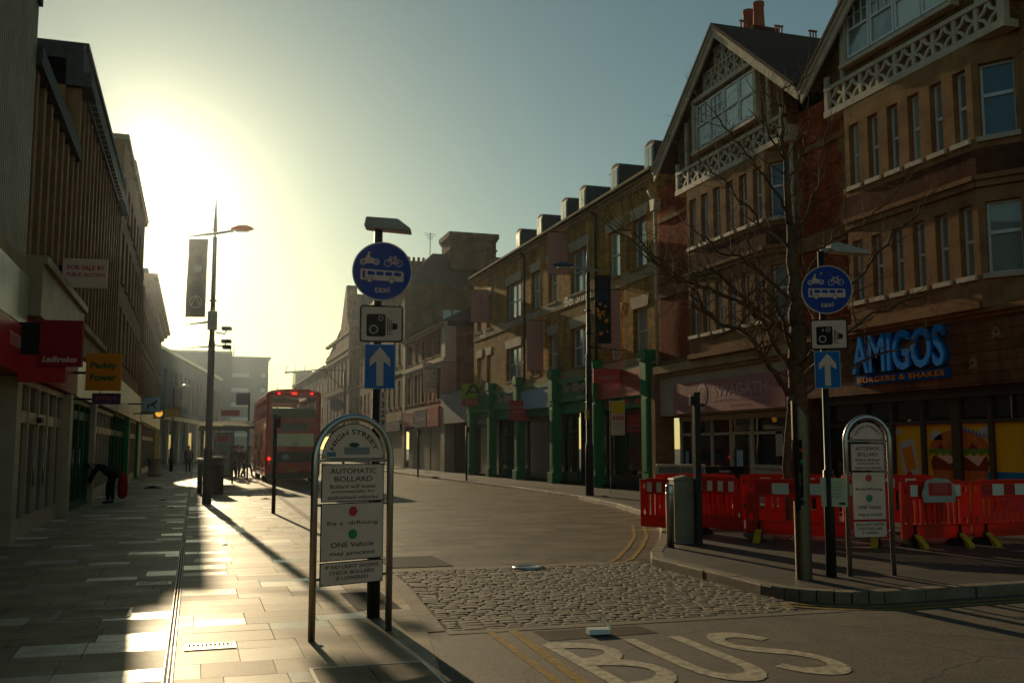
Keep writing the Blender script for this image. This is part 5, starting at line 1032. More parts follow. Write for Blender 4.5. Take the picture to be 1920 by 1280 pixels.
# ---------------------------------------------------------------- red plastic barriers
def barrier(p, q, label, z=.116, n=9, h=1.0, white0=0, feet=(0, 1)):
    p = Vector((*p, z)); q = Vector((*q, z)); fr = Fr(p, q-p); L = (q-p).length
    if fr.n.y > 0: fr = Fr(q, p-q)
    t = thing('safety_barrier', label, 'barrier', (p+q)/2, 'red plastic barriers round the works'); fr = Fr(fr.o+Vector((0, 0, .0)), fr.u); th = .022
    e = .17; a, b = e, L-e; z0 = .13; mb = MB()
    holes = []
    pit = (b-a)/n
    for k in range(n): holes.append((a+pit*k+pit*.22, a+pit*(k+1)-pit*.22, z0+.22, h-.27))
    hh = [(.05, .12, z0+.22, h-.55), (.05, .12, h-.17, h-.08), (L-.12, L-.05, z0+.22, h-.55), (L-.12, L-.05, h-.17, h-.08)]
    holes += hh; f1 = fr.sh(0, 0, th); f2 = Fr(fr.p(L, 0, -th), -fr.u)
    mb.wall(f1, 0, L, z0, h, holes, th*2); mb.wall(f2, 0, L, z0, h, [(L-d, L-c, e_, g) for c, d, e_, g in holes], .0005)
    for (c0, d0, c1, d1) in ((0, z0, L, z0), (0, h, L, h)): mb.quad(fr.p(c0, d0, th), fr.p(c1, d1, th), fr.p(c1, d1, -th), fr.p(c0, d0, -th))
    for u in (0, L): mb.quad(fr.p(u, z0, th), fr.p(u, h, th), fr.p(u, h, -th), fr.p(u, z0, -th))
    mb.fb(fr, 0, L, h-.035, h+.0, th+.001, th+.014); mb.fb(fr, e, L-e, h-.255, h-.235, th+.001, th+.012); mb.fb(fr, .0, L, z0+.19, z0+.21, th+.001, th+.012); mb.fb(fr, e-.02, L-e+.02, h+.001, h+.02, -th, th)
    mb.build('panel', 'redplastic', t)
    k = 0; s = (b-a)/7
    for i in range(7):
        m = MB(); m.fb(fr, a+s*i, a+s*(i+1)-.001, h-.225, h-.05, th+.001, th+.004); m.build('reflective_strip', 'stripwhite' if (i+white0) % 2 else 'barrierred', t)
    for k in feet:
        u = .22 if k == 0 else L-.22; f3 = Fr(fr.p(u, 0, 0), fr.n)     # u of f3 points to viewer
        m = MB(); m.prism(f3, [(-.28, 0), (.28, 0), (.24, .05), (.06, .20), (-.06, .20), (-.24, .05)], -.045, .045); m.build('foot', 'rubber', t)
        m = MB(); m.prism(f3, [(.285, 0), (.245, .055), (.075, .20), (.07, .17), (.24, .02)], -.05, .05); m.prism(f3, [(.20, .0), (.295, .0), (.26, .06), (.12, .175)], -.052, .052); m.build('foot_marking', 'yellow', t)
        m = MB(); m.fb(fr, u-.02, u+.02, .16, .34, th+.002, th+.03); m.build('clip', 'rubber', t)
    return t
barrier((8.05, 17.35), (8.52, 16.30), 'leftmost red and white barrier, standing on the roadway behind the cabinet', n=7, white0=1, feet=(1,), z=.05)
barrier((8.53, 16.26), (8.90, 15.12), 'red and white barrier seen through the black post right of the cabinet', n=8, white0=1, feet=(0,))
barrier((8.72, 14.72), (10.32, 13.15), 'bright red barrier behind the steel pedestal and sign post', n=9)
barrier((10.42, 13.02), (11.68, 12.98), 'red barrier with the pale notice hung on it, below the burger graphic', n=9, white0=1)
barrier((11.74, 12.98), (13.7, 13.05), 'red barrier with many slats standing beyond the one with the hung notice', n=14)
barrier((8.6, 17.9), (10.1, 17.45), 'back row barrier seen over the leftmost barriers', n=9, feet=())
barrier((10.2, 17.40), (11.6, 16.3), 'back row barrier behind the tree trunk', n=9, feet=())
barrier((11.7, 16.25), (13.3, 15.6), 'back row barrier glimpsed between post and loop stand', n=9, feet=())
t = thing('hung_notice', 'pale rounded notice with red panel hung over the barrier', 'notice', (11.05, 12.9, .8)); f = Fr((10.78, 12.93, .8), (1, -.02, 0)); mb = MB(); mb.prism(f, [(0, 0), (.56, 0), (.6, .1), (.56, .28), (.44, .36), (.2, .38), (.04, .32), (-.04, .12)], .0, .012); mb.build('sheet', 'signgrey', t); mb = MB(); mb.fb(f, .09, .52, .10, .30, .013, .015); mb.build('red_panel', 'redsign', t)
mb = MB(); [mb.fb(f, .18, .44, .27-.03*k, .278-.03*k, .0155, .017) for k in range(5)]; mb.build('print_lines', 'pink', t)
# sand bags and crumpled plastic under the barriers
def bag(c, s, label, m='plastic', seed=1):
    r = random.Random(seed); mb = MB(); n = 14; vs = []; fs = []
    for i in range(9):
        th = math.pi*i/8
        for k in range(n):
            a = 6.283*k/n; q = 1+r.uniform(-.16, .16); vs.append((c[0]+s[0]*q*math.sin(th)*math.cos(a), c[1]+s[1]*q*math.sin(th)*math.sin(a), c[2]+s[2]*(1+q*math.cos(th))))
    for i in range(8):
        for k in range(n): fs.append((i*n+k, i*n+(k+1) % n, (i+1)*n+(k+1) % n, (i+1)*n+k))
    mb.add(vs, fs, True); return tag(mb.build('plastic_bag', m), label, 'bag')
bag((9.0, 14.75, .11), (.28, .2, .10), 'crumpled clear plastic bag under the join of the barriers', seed=3)
bag((9.35, 14.7, .11), (.2, .16, .07), 'low crumpled plastic bag beside the yellow barrier foot', seed=8)
bag((11.4, 13.35, .11), (.3, .13, .085), 'pinkish rolled bag lying under the barrier with the notice', seed=5)
bag((9.75, 14.15, .11), (.2, .12, .08), 'small pinkish bag behind the right loop stand', seed=6)
# litter
mb = MB(); c = Vector((3.46, 8.40, .01)); mb.add([c+Vector(v) for v in ((-.10, -.05, 0), (.10, -.06, 0), (.11, .05, 0), (-.09, .06, 0), (-.10, -.05, .045), (.10, -.06, .04), (.11, .05, .045), (-.09, .06, .05))], [(0, 1, 5, 4), (1, 2, 6, 5), (2, 3, 7, 6), (3, 0, 4, 7), (0, 3, 2, 1), (4, 5, 6, 7)]); mb.add([c+Vector(v) for v in ((.10, -.06, .045), (.11, .05, .05), (.03, .06, .19), (.02, -.03, .20), (.105, -.06, .048), (.115, .05, .053), (.035, .06, .193), (.025, -.03, .203))], [(0, 1, 2, 3), (7, 6, 5, 4), (0, 3, 7, 4), (1, 5, 6, 2), (2, 6, 7, 3)])
tag(mb.build('food_carton', 'white'), 'open pale food carton lying on the road above the painted lettering', 'litter')
rl = random.Random(12); k = 0
for (x, y, s, m, lab) in ((-.9, 33, .12, 'rubber', 'dark scrap of litter on the sunlit paving nearest the slot drain'), (-.55, 29, .1, 'rubber', 'dark flattened scrap of litter left of the slot drain'), (-1.6, 43, .3, 'rubber', 'long dark strip of litter far down the paving'), (.55, 17.8, .05, 'paper', 'tiny pale pebble of litter in the sunlit strip'), (-.75, 12.9, .04, 'paper', 'tiny white scrap on the shaded paving'), (4.2, 28, .08, 'paper', 'small white scrap on the roadway near the bus'), (1.8, 35, .1, 'rubber', 'dark scrap on the paving behind the black bin'), (2.2, 33, .12, 'rubber', 'dark scrap at the kerb behind the bus'), (12.3, 29.2, .1, 'rubber', 'brown scrap on the far pavement beside the lamp post'), (1.05, 8.6, .035, 'paper', 'white cigarette end by the foot of the near loop')):
    mb = MB(); n = 7; pts = [(x+s*rl.uniform(.5, 1)*math.cos(6.28*i/n)*1.6, y+s*rl.uniform(.5, 1)*math.sin(6.28*i/n), .116 if x > 11 else .006) for i in range(n)]; z = pts[0][2]
    mb.add(pts+[(x, y, z+s*.35)], [(i, (i+1) % n, n) for i in range(n)]); tag(mb.build('litter_scrap', m), lab, 'litter')
# ---------------------------------------------------------------- lamp columns with banners
def lamp_column(x, y, z0, h, side, label, headmat, cams=False, armz=None, r=.1):
    t = thing('street_lamp', label, 'street lamp', (x, y, z0)); mb = MB(); mb.tube([(x, y, z0), (x, y, z0+1.6), (x, y, z0+1.65), (x, y, z0+h*.52), (x, y, z0+h*.53), (x, y, z0+h*.87)], [r*1.35, r*1.3, r, r*.95, r*.75, r*.6], 14); mb.build('column', 'black', t)
    mb = MB(); mb.tube([(x, y, z0+h*.87), (x, y, z0+h*.885), (x, y, z0+h*.89), (x, y, z0+h)], [.03, .03, .07, .006], 10); mb.build('finial', 'signgrey', t)
    az = armz; d = Vector((side*cu_, -side*su_, 0)); o = Vector((x, y, az))
    mb = MB(); mb.tube([o-d*.85+Vector((0, 0, -.10)), o, o+d*.55+Vector((0, 0, .08))], [.012, .04, .035], 8); mb.build('arm', 'signgrey', t)
    mb = MB(); c = o+d*.8+Vector((0, 0, .13)); vs = []
    prof = [(-.34, .03, .03), (-.25, .07, .07), (-.1, .12, .12), (.1, .13, .13), (.26, .09, .08), (.36, .01, .02)]
    for s_, w_, hh in prof:
        for a in range(0, 360, 30): vs.append(c+d*s_+Vector((d.y*w_, -d.x*w_, 0))*math.cos(R(a))+Vector((0, 0, (hh if math.sin(R(a)) > 0 else hh*.45)*math.sin(R(a)))))
    mb.add(vs, [(i*12+k, i*12+(k+1) % 12, (i+1)*12+(k+1) % 12, (i+1)*12+k) for i in range(5) for k in range(12)], True); mb.build('lantern', headmat, t)
    mb = MB(); f = Fr(c+Vector((0, 0, -.055)), d); mb.fb(f, -.18, .2, -.02, .0, -.07, .07); mb.build('lens', 'lampglass', t)
    mb = MB(); 
    for q in range(6): mb.tube([(x, y, z0+2.2+q*.75), (x, y, z0+2.24+q*.75)], r*1.12, 10)
    mb.build('band', 'black', t); return t, d
t, d = lamp_column(.38, 30.6, 0, 9.07, 1, 'tall street lamp with orange lit lantern in front of the sun glare', 'lampred', armz=8.0)
o = Vector((.38, 30.6, 0)); mb = MB(); mb.tube([o+Vector((0, 0, 5.35)), o-d*.8+Vector((0, 0, 5.25))], [.035, .012], 8); mb.build('banner_arm', 'black', t)
mb = MB(); mb.tube([o+Vector((0, 0, 5.1)), o+Vector((0, 0, 5.65))], .14, 12); mb.build('collar', 'signgrey', t)
t = thing('security_camera', 'pair of small cameras on arms halfway up the sunlit lamp column', 'camera', (.8, 30.5, 4.6)); mb = MB()
for z in (5.08, 4.7): mb.tube([o+Vector((.1, 0, z-.05)), o+d*.38+Vector((0, 0, z-.1)), o+d*.42+Vector((0, 0, z+.0))], .02, 6); mb.fb(Fr(o+d*.3+Vector((0, -.08, z)), d), 0, .26, .0, .1, -.1, .1)
mb.fb(Fr(o+d*.34+Vector((0, -.08, 4.52)), d), 0, .22, .0, .12, -.1, .1); mb.tube([o-d*.75+Vector((0, 0, 4.55)), o+d*.1+Vector((0, 0, 4.62))], [.008, .025], 6); mb.build('housing', 'black', t)
def wavy(fr, w_, h_, amp=.03, skew=0, n=8, m=12, m2=None):
    mb = MB(); vs = []; 
    for j in range(m+1):
        for i in range(n+1): u = w_*i/n; v = h_*j/m; vs.append(fr.p(u+skew*(1-j/m), v, amp*math.sin(3*j/m*2+i*.5)+amp*.6*math.sin(i*1.1)))
    k = len(vs); vs += [v-fr.n*.006 for v in vs]; fs = []
    for j in range(m):
        for i in range(n): a = j*(n+1)+i; fs += [(a, a+1, a+n+2, a+n+1), (k+a+n+1, k+a+n+2, k+a+1, k+a)]
    mb.add(vs, fs, True); return mb
t = thing('street_banner', 'long dark brown banner hanging left of the sunlit lamp column', 'banner', (0, 30.6, 5.5)); f = Fr(o-d*.78+Vector((0, 0, 5.48)), d); wavy(f, .58, 2.35, .02, -.03).build('cloth', 'banner', t)
mb = MB(); f4 = f.sh(.28, .45, .05); mb.ring(f4, 0, 0, .16, .19, 0, .004, seg=20); mb.stroke(f4, [(-.14, -.12), (0, .16), (.14, -.12)], .03, 0, .004); mb.disc(f4, .03, 1.0, .12, 0, .004, 12); mb.build('printed_emblem', 'bronze', t)
t, d = lamp_column(12.12, 30.0, .116, 8.3, -1, 'tall black street lamp in front of the green shopfronts', 'lampblue', armz=7.45)
o = Vector((12.12, 30, 0)); mb = MB(); [mb.tube([o+Vector((0, 0, z)), o-d*.9+Vector((0, 0, z-.08))], [.03, .01], 8) for z in (4.9,)]; mb.build('banner_arm', 'black', t); mb = MB(); mb.box(11.95, 12.05, 29.8, 29.95, 2.55, 2.85); mb.build('yellow_tag', 'yellow', t); mb = MB(); mb.tube([o+Vector((0, 0, 3.3)), o+d*.42+Vector((0, 0, 3.25))], .025, 6); mb.build('stub_arm', 'steel', t)
t = thing('street_banner', 'dark banner with orange flowers hanging right of the far lamp column', 'banner', (12.5, 30, 5.1)); f = Fr(o-d*.22+Vector((0, 0, 5.0)), -d); wavy(f, .52, 2.25, .02).build('cloth', 'darkcloth', t)
mb = MB(); rl = random.Random(3)
for q in range(13): mb.disc(f, rl.uniform(.08, .44), rl.uniform(.3, 1.3), rl.uniform(.03, .07), .035, .04, 8)
mb.build('printed_flowers', 'orange', t); mb = MB(); [mb.fb(f, .06+.1*k, .13+.1*k, 1.4, 1.4+.2+.1*(k % 3), .035, .04) for k in range(4)]; mb.build('printed_skyline', 'navy', t)
# smaller distant lamps, signs
for (x, y, h, sd, lab) in ((-1.5, 72, 6.6, 1, 'distant street lamp over the shaded shop pavement'), (7.2, 95, 7.6, -1, 'distant street lamp rising above the bus roof')):
    lamp_column(x, y, 0, h, sd, lab, 'steel', armz=h*.86, r=.08)
t = thing('far_pole_with_arm', 'tall dark pole with side arm before the banded gable building', 'pole', (13.4, 95, 0)); mb = MB(); mb.tube([(13.4, 95, 0), (13.4, 95, 9)], .13, 8); mb.tube([(13.4, 95, 8.9), (10.3, 95, 8.9)], .05, 6); mb.tube([(13.4, 95, 7), (11.4, 95, 8.9)], .04, 6); mb.build('pole', 'black', t)
mb = MB(); mb.disc(Fr((12.6, 94.6, 5.6), (1, -.2, 0)), 0, 0, .62, -.05, 0, 24); tag(mb.build('round_sign', 'navy'), 'distant dark blue round sign above the near loop', 'sign')
# ---------------------------------------------------------------- projecting signs and boards
FC = lambda x, y, z: Fr((x, y, z), (1, -.12, 0))
t = board('projecting_sign', 'dark red square betting shop sign with white italic name', 'sign', FC(-2.58, 18.5, 3.02), .68, .79, 'darkred', [('Ladbrokes', .34, .07, dict(m='signwhite', width=.56, height=.1, shear=.3, bold=.02))], th=.16, pole=(-.5, 0, .2, .75, -.1, -.05))
mb = MB(); f = FC(-2.9, 18.6, 2.75); mb.fb(f, 0, .75, 0, .5, -.1, 0); mb.build('lower_panel', 'redsign', t)
board('projecting_sign', 'orange square betting shop sign with dark green name', 'sign', FC(-2.62, 26.5, 3.04), .82, .92, 'orangesign', [('Paddy', .41, .50, dict(m='darkgreen', width=.62, height=.2, bold=.035)), ('Power', .41, .24, dict(m='darkgreen', width=.62, height=.17, bold=.035))], th=.12, pole=(-.4, 0, .4, .46, -.08, -.04))
board('projecting_sign', 'small purple sign under the orange betting sign', 'sign', FC(-2.5, 27.0, 2.72), .68, .28, 'purple', [('escape', .34, .08, dict(m='pink', width=.5, height=.12))], pole=(-.5, 0, .1, .15, -.05, -.01))
board('auction_board', 'white for sale by public auction board on the brown piers', 'board', FC(-2.95, 24.0, 5.2), .95, .66, 'signwhite', [('FOR SALE BY', .5, .40, dict(m='redsign', width=.8, height=.11, bold=.03)), ('PUBLIC AUCTION', .5, .25, dict(m='redsign', width=.8, height=.09, bold=.03)), ('0207 000', .5, .08, dict(m='skyblue', width=.7, height=.08))] if False else [('FOR SALE BY', .5, .40, dict(m='redsign', width=.8, height=.11, bold=.03)), ('PUBLIC AUCTION', .5, .25, dict(m='redsign', width=.8, height=.09, bold=.03))], pole=(-.1, .0, -.8, .5, -.06, -.02))
def horse(t):
    f = FC(-2.25, 47, 3.22).sh(0, 0, .003); mb = MB(); mb.prism(f, [(.15, .28), (.35, .34), (.5, .46), (.6, .5), (.62, .42), (.52, .34), (.5, .28), (.58, .12), (.5, .14), (.44, .25), (.28, .24), (.2, .1), (.14, .12), (.2, .24), (.08, .3)], 0, .004); mb.build('horse_emblem', 'ink', t)
board('projecting_sign', 'pale bank sign with black rearing horse, green edged', 'sign', FC(-2.25, 47, 3.22), .75, .62, 'skyblue', border='green', extra=horse, pole=(-.8, 0, .3, .36, -.05, -.01))
t = thing('projecting_sign', 'dark sign with round glowing amber disc', 'sign', (-1.6, 51, 3.05)); f = FC(-1.95, 51, 3.02); mb = MB(); mb.fb(f, 0, .52, 0, .5, -.12, 0); mb.fb(f, -1.1, 0, .2, .25, -.08, -.04); mb.build('box', 'bronzedark', t); mb = MB(); mb.disc(f, .26, .25, .17, 0, .02, 20); mb.build('disc', 'amberglow', t)  # amber sign disc drawn with a weak emission
board('projecting_sign', 'yellow rectangular sign beyond the amber disc', 'sign', FC(-1.7, 58, 3.3), .9, .5, 'yellow', pole=(-1.3, 0, .2, .25, -.05, -.01))
mb = MB(); mb.lathe((-2.2, 62, 0), [(.40, 0), (.40, .1), (.34, .15), (.38, .9), (.46, .95), (.46, 1.0)], 12); tag(mb.build('flower_tub', 'bronze'), 'large brown tub by the shop wall under the yellow sign', 'tub')
FR_ = lambda x, y, z: Fr((x, y, z), (.95, -.3, 0))
board('projecting_sign', 'small red restaurant sign projecting above the 350 banner', 'sign', FR_(13.75, 33.6, 3.97), 1.0, .52, 'redsign', [('SWAGATH', .55, .12, dict(m='pinkpale', width=.7, height=.13))], th=.14, pole=(.9, 1.4, .3, .36, -.08, -.04))
board('hanging_banner', 'white and yellow banner with red 350 by the end pilaster', 'banner', FR_(13.3, 31.0, 2.05), .48, 1.15, 'signwhite', [('350', .24, .50, dict(m='redsign', width=.4, height=.16, bold=.04)), ('SWEETS', .24, .35, dict(m='green', width=.36, height=.08)), ('per box', .24, .22, dict(m='green', width=.3, height=.07))], th=.01, extra=lambda t: (lambda mb: (mb.fb(FR_(13.3, 31.0, 2.05), .01, .47, .72, 1.13, .001, .006), mb.build('yellow_header', 'muralyellow', t)))(MB()), pole=(-.03, -.01, -2.0, 1.2, -.03, .0))
def toletA(t):
    f = FR_(14.0, 53.4, 3.9); mb = MB(); mb.stroke(f, [(.25, .62), (.55, 1.15), (.75, 1.15), (1.05, .62)], .14, .004, .02); mb.stroke(f, [(.38, .78), (.92, .78)], .1, .004, .02); mb.build('emblem', 'ink', t); mb = MB(); mb.fb(f, .02, 1.28, .02, .42, .002, .012); mb.build('red_panel', 'redsign', t); txt('TO LET', f, .65, .12, .013, 'signwhite', t, width=.9, height=.2)
board('to_let_board', 'lime estate agent board reading to let over a green shopfront', 'board', FR_(14.0, 53.4, 3.9), 1.3, 1.25, 'lime', extra=toletA)
board('small_red_sign', 'red sign board projecting between the green pilasters', 'sign', FR_(14.2, 45.1, 2.9), .95, .95, 'redsign', [('LIVE MUSIC', .47, .6, dict(m='pinkpale', width=.75, height=.12)), ('BAR & GRILL', .47, .35, dict(m='pinkpale', width=.75, height=.12))], pole=(.9, 1.2, .4, .46, -.05, -.01))
board('agent_board', 'white agent board with black print on the stucco house', 'board', FR_(14.2, 64.3, 5.2), 1.5, 2.0, 'signwhite', [('ANDREAS', .75, 1.55, dict(m='ink', width=1.2, height=.22)), ('&', .75, 1.2, dict(m='ink', height=.18)), ('CO.', .75, .9, dict(m='ink', height=.18)), ('COMMERCIAL', .75, .6, dict(m='ink', width=1.1, height=.13)), ('PROPERTY', .75, .35, dict(m='ink', width=1.0, height=.13))])
for i, (x, y, z, w_, h_, lab) in enumerate(((14.1, 51.9, 8.4, 1.1, 1.75, 'pink banner on the upper storey at the far end of the terrace'), (14.2, 59.0, 4.9, .9, 1.9, 'pink banner hanging before the boarded passage'), (14.2, 42.6, 5.1, .75, 2.25, 'pink banner between the middle windows, lower row'), (14.15, 39.6, 9.0, 1.0, 1.8, 'pink banner at the upper double window behind the far lamp'), (14.1, 33.6, 5.2, .7, 2.2, 'pink banner nearest the white downpipe'))):
    f = FR_(x, y, z); t = thing('hanging_banner', lab, 'banner', f.p(w_/2, 0), 'pink banners along the terrace'); wavy(f, w_, h_, .02, n=4, m=6).build('cloth', 'pinkbanner', t)
    mb = MB(); mb.tube([f.p(-.05, h_+.02), f.p(w_+.25, h_+.02)], .018, 6); mb.tube([f.p(-.05, -.02), f.p(w_+.2, -.02)], .014, 6); mb.build('rod', 'black', t)
    mb = MB(); [mb.fb(f, w_*.4, w_*.6, h_*.12*k+.1, h_*.12*k+.2, .035, .04) for k in range(1, 7)]; mb.build('printed_lines', 'pink', t)
# festoon cable across the terrace
mb = MB(); P = lambda y, z: Vector((14.3, y, z))
for a, b, za, zb in ((57, 46, 8.2, 8.0), (46, 36, 8.0, 8.6)):
    mb.tube([P(a+(b-a)*i/10, za+(zb-za)*i/10-.3*math.sin(math.pi*i/10)) for i in range(11)], .006, 4)
tag(mb.build('festoon_cable', 'blackmatt'), 'thin cables slung across the upper brick terrace', 'cable')
for (x, y, z, lab) in ((17.5, 77, 17, 'television aerial on the mansard of the tall brown block'), (16.5, 104, 17.5, 'television aerial beside the banded gable'), (16.5, 130, 11.3, 'television aerial on the low brick terrace'), (-4.5, 50, 13.9, 'television aerial on the parapet near the sun')):
    mb = MB(); mb.tube([(x, y, z-.5), (x, y, z+1.8)], .03, 5); [mb.tube([(x-.5+.07*k, y-.1, z+1.7-.12*k), (x+.5-.07*k, y+.1, z+1.7-.12*k)], .015, 4) for k in range(5)]; tag(mb.build('tv_aerial', 'black'), lab, 'aerial')
# ---------------------------------------------------------------- black bin, shelter
t = thing('litter_bin', 'large dark cylindrical bin behind the sunlit lamp column', 'bin', (.62, 37.2, 0)); mb = MB(); mb.lathe((.70, 37.2, 0), [(.32, 0), (.32, 1.15), (.35, 1.18), (.35, 1.26), (.22, 1.32)], 20); mb.build('drum', 'black', t)
for z in (.1, 1.05): mb = MB(); mb.lathe((.70, 37.2, z), [(.33, 0), (.33, .03)], 20); mb.build('hoop', 'bronzedark', t)
t = thing('litter_bin', 'narrow dark bin box standing left of the round bin', 'bin', (.2, 37.7, 0)); mb = MB(); mb.box(.12, .3, 37.6, 37.9, 0, 1.2); mb.build('box', 'black', t, bevel=.02); mb = MB(); mb.box(.09, .33, 37.55, 37.95, 1.2, 1.25); mb.build('lid', 'steel', t)
t = thing('bus_shelter', 'bus shelter with glowing translucent roof and lit poster panel', 'bus shelter', (1.3, 49, 0)); mb = MB(); f = Fr((.12, 47.0, 0), (1, 0, 0))
prof = [(0, 2.62), (.05, 2.78), (1.2, 2.86), (2.2, 2.82), (2.5, 2.62), (2.45, 2.58), (2.1, 2.74), (1.2, 2.78), (.12, 2.70), (.05, 2.6)]
mb.prism(f, prof, -5.5, 0); mb.build('roof', 'frosted', t)
mb = MB(); mb.fb(f, .05, 2.45, 2.48, 2.6, -.08, -.02); mb.fb(f, .05, 2.45, 2.48, 2.6, -5.4, -5.3); mb.fb(f, .15, .25, 2.5, 2.62, -5.3, -.1)
for w_ in (-.1, -1.9, -3.6, -5.3): mb.fb(f, .15, .25, 0, 2.5, w_-.1, w_)
mb.fb(f, 1.5, 1.58, 0, 2.5, -.2, -.1); mb.build('frame', 'black', t)
for k in range(3): mb = MB(); mb.fb(f, .18, .2, .25, 2.3, -1.8-1.75*k, -.25-1.75*k); mb.build('side_glass', 'clearglass', t)
mb = MB(); mb.fb(f, .7, 1.48, .3, 2.3, -.12, -.04); mb.build('poster_case', 'black', t); mb = MB(); mb.fb(f, .76, 1.42, .38, 2.22, -.135, -.03); mb.build('poster', 'poster', t); mb = MB(); mb.fb(f, .8, 1.38, 1.9, 2.15, -.029, -.02); mb.fb(f, .85, 1.3, 1.0, 1.06, -.029, -.02); mb.fb(f, .85, 1.3, 1.35, 1.41, -.029, -.02); mb.build('poster_print', 'redsign', t)
mb = MB(); mb.fb(f, .35, .7, .5, .56, -4.8, -.4); mb.build('bench', 'redsign', t)
t = thing('bus_stop_flag', 'bus stop pole with dark flag rising beyond the shelter roof', 'bus stop', (2.6, 52, 0)); mb = MB(); mb.tube([(2.55, 52, 0), (2.55, 52, 4.4)], .05, 8); mb.build('pole', 'black', t); mb = MB(); mb.fb(Fr((1.9, 51.9, 3.75), (1, 0, .0)), 0, .6, 0, .6, -.04, 0); mb.build('flag', 'purple', t); mb = MB(); mb.fb(Fr((1.2, 51.9, 3.2), (1, 0, .0)), 0, .9, 0, .3, -.04, 0); mb.build('route_tile', 'darkred', t)
# ---------------------------------------------------------------- double deck bus
def bus():
    t = thing('double_decker_bus', 'red double decker bus seen from behind at the stop', 'bus', (4.37, 47.5, 0)); W = 2.5; x0, x1 = 3.12, 5.62; yr, yf = 47.5, 58.0; H = 4.35
    rear = Fr((x0, yr, 0), (1, 0, 0)); lefts = Fr((x0, yf, 0), (0, -1, 0)); rights = Fr((x1, yr, 0), (0, 1, 0)); front = Fr((x1, yf, 0), (-1, 0, 0)); LL = yf-yr
    def rp(): pass
    mb = MB(); ub = [(.25, 2.25, 3.05, 3.95)]; lb = [(.35, 2.15, 1.68, 2.3)]
    mb.wall(rear, .12, W-.12, .32, 4.1, ub+[(.45, 2.2, 1.68, 2.28)], .08)
    hs = [(.3+1.42*k, 1.58+1.42*k, 3.05, 3.85) for k in range(7)]; hl = [(1.6+1.42*k, 2.88+1.42*k, 1.55, 2.35) for k in range(5)]
    mb.wall(lefts, .1, LL-.12, .32, 4.1, hs+[(LL-b, LL-a, c, d) for a, b, c, d in []]+hl+[(4.6+.0, 4.65, .4, .41)], .06)
    mb.wall(rights, .12, LL-.1, .32, 4.1, hs+hl, .06); mb.wall(front, .12, W-.12, .32, 4.1, [(.2, W-.2, 1.3, 2.5), (.2, W-.2, 3.0, 3.9)], .06)
    # rounded rear corners
    for cx, sg in ((x0+.12, 1), (x1-.12, -1)):
        for i in range(4):
            a = R(90*i/4); b = R(90*(i+1)/4); pa = (cx-sg*.12*math.cos(a), yr+.12-.12*math.sin(a)); pb = (cx-sg*.12*math.cos(b), yr+.12-.12*math.sin(b)); mb.add([(*pa, .32), (*pb, .32), (*pb, 4.1), (*pa, 4.1)], [(0, 1, 2, 3) if sg > 0 else (3, 2, 1, 0)], True)
    # domed roof
    n = 12; cs = []
    for i in range(n+1): a = math.pi*i/n; cs.append((x0+W/2-W/2*math.cos(a)*(1 if 0 < i < n else 1), 4.1+.26*math.sin(a)**.7 if 0 < i < n else 4.1))
    mb.add([(x, yr+.02+(.12 if z < 4.2 else 0), z) for x, z in cs]+[(x, yf-.05, z) for x, z in cs], [(i, i+1, i+n+2, i+n+1) for i in range(n)]+[tuple(range(n, -1, -1))]+[tuple(range(n+1, 2*n+2))], False)
    mb.quad((x0, yr, .32), (x1, yr, .32), (x1, yf, .32), (x0, yf, .32)); mb.quad((x0+.05, yr+.1, 2.6), (x1-.05, yr+.1, 2.6), (x1-.05, yf, 2.6), (x0+.05, yf, 2.6))
    mb.build('body', 'busred', t)
    def pane(fr, h, m, d=.04): p = MB(); p.quad(fr.p(h[0], h[2], -d), fr.p(h[1], h[2], -d), fr.p(h[1], h[3], -d), fr.p(h[0], h[3], -d)); return p.build('window', m, t)
    pane(rear, ub[0], 'tintglass'); pane(rear, (.45, 2.2, 1.68, 2.28), 'glass')
    for h in hs: pane(lefts, h, 'tintglass'); pane(rights, h, 'tintglass')
    for h in hl: pane(lefts, h, 'glass'); pane(rights, h, 'glass')
    pane(front, (.2, W-.2, 1.3, 2.5), 'glass'); pane(front, (.2, W-.2, 3.0, 3.9), 'tintglass')
    m = MB(); m.fb(rear, .25, 2.25, 3.0, 3.38, -.02, .004); m.build('rear_blackout', 'busblack', t)
    m = MB(); m.fb(lefts, .1, LL-.1, 2.92, 2.98, 0, .012); m.fb(lefts, .1, LL-.1, 2.42, 2.47, 0, .012); m.fb(lefts, .1, LL-.1, 3.9, 3.95, 0, .012); m.fb(lefts, .1, LL-.1, .62, .66, 0, .014); m.build('side_trim', 'panel', t)
    m = MB(); m.fb(rear, .35, 2.2, .95, 1.45, 0, .015); m.build('engine_cover', 'busblack', t, bevel=.01); m = MB(); [m.fb(rear, .5, 2.05, 1.02+.05*k, 1.035+.05*k, .016, .022) for k in range(4)]; m.build('vent_slat', 'rubber', t)
    m = MB(); m.disc(rear, .9, 1.2, .16, .016, .02, 16, .12); m.build('rear_advert', 'skyblue', t)
    m = MB(); m.fb(rear, .95, 1.45, .5, .62, 0, .01); m.build('number_plate', 'yellow', t)
    m = MB(); m.fb(rear, .05, 2.45, .22, .46, -.2, .05); m.build('bumper', 'busblack', t, bevel=.03)
    m = MB(); m.fb(rear, .7, 1.9, 2.4, 2.75, 0, .012); m.build('route_box', 'busblack', t)
    for u in (.16, 2.34):
        m = MB(); m.disc(rear, u, 1.12, .065, .0, .02, 14); m.build('tail_light', 'taillight' if u < 1 else 'redlamp', t); m = MB(); m.disc(rear, u, .92, .055, .0, .02, 14); m.build('indicator_light', 'amber2', t)
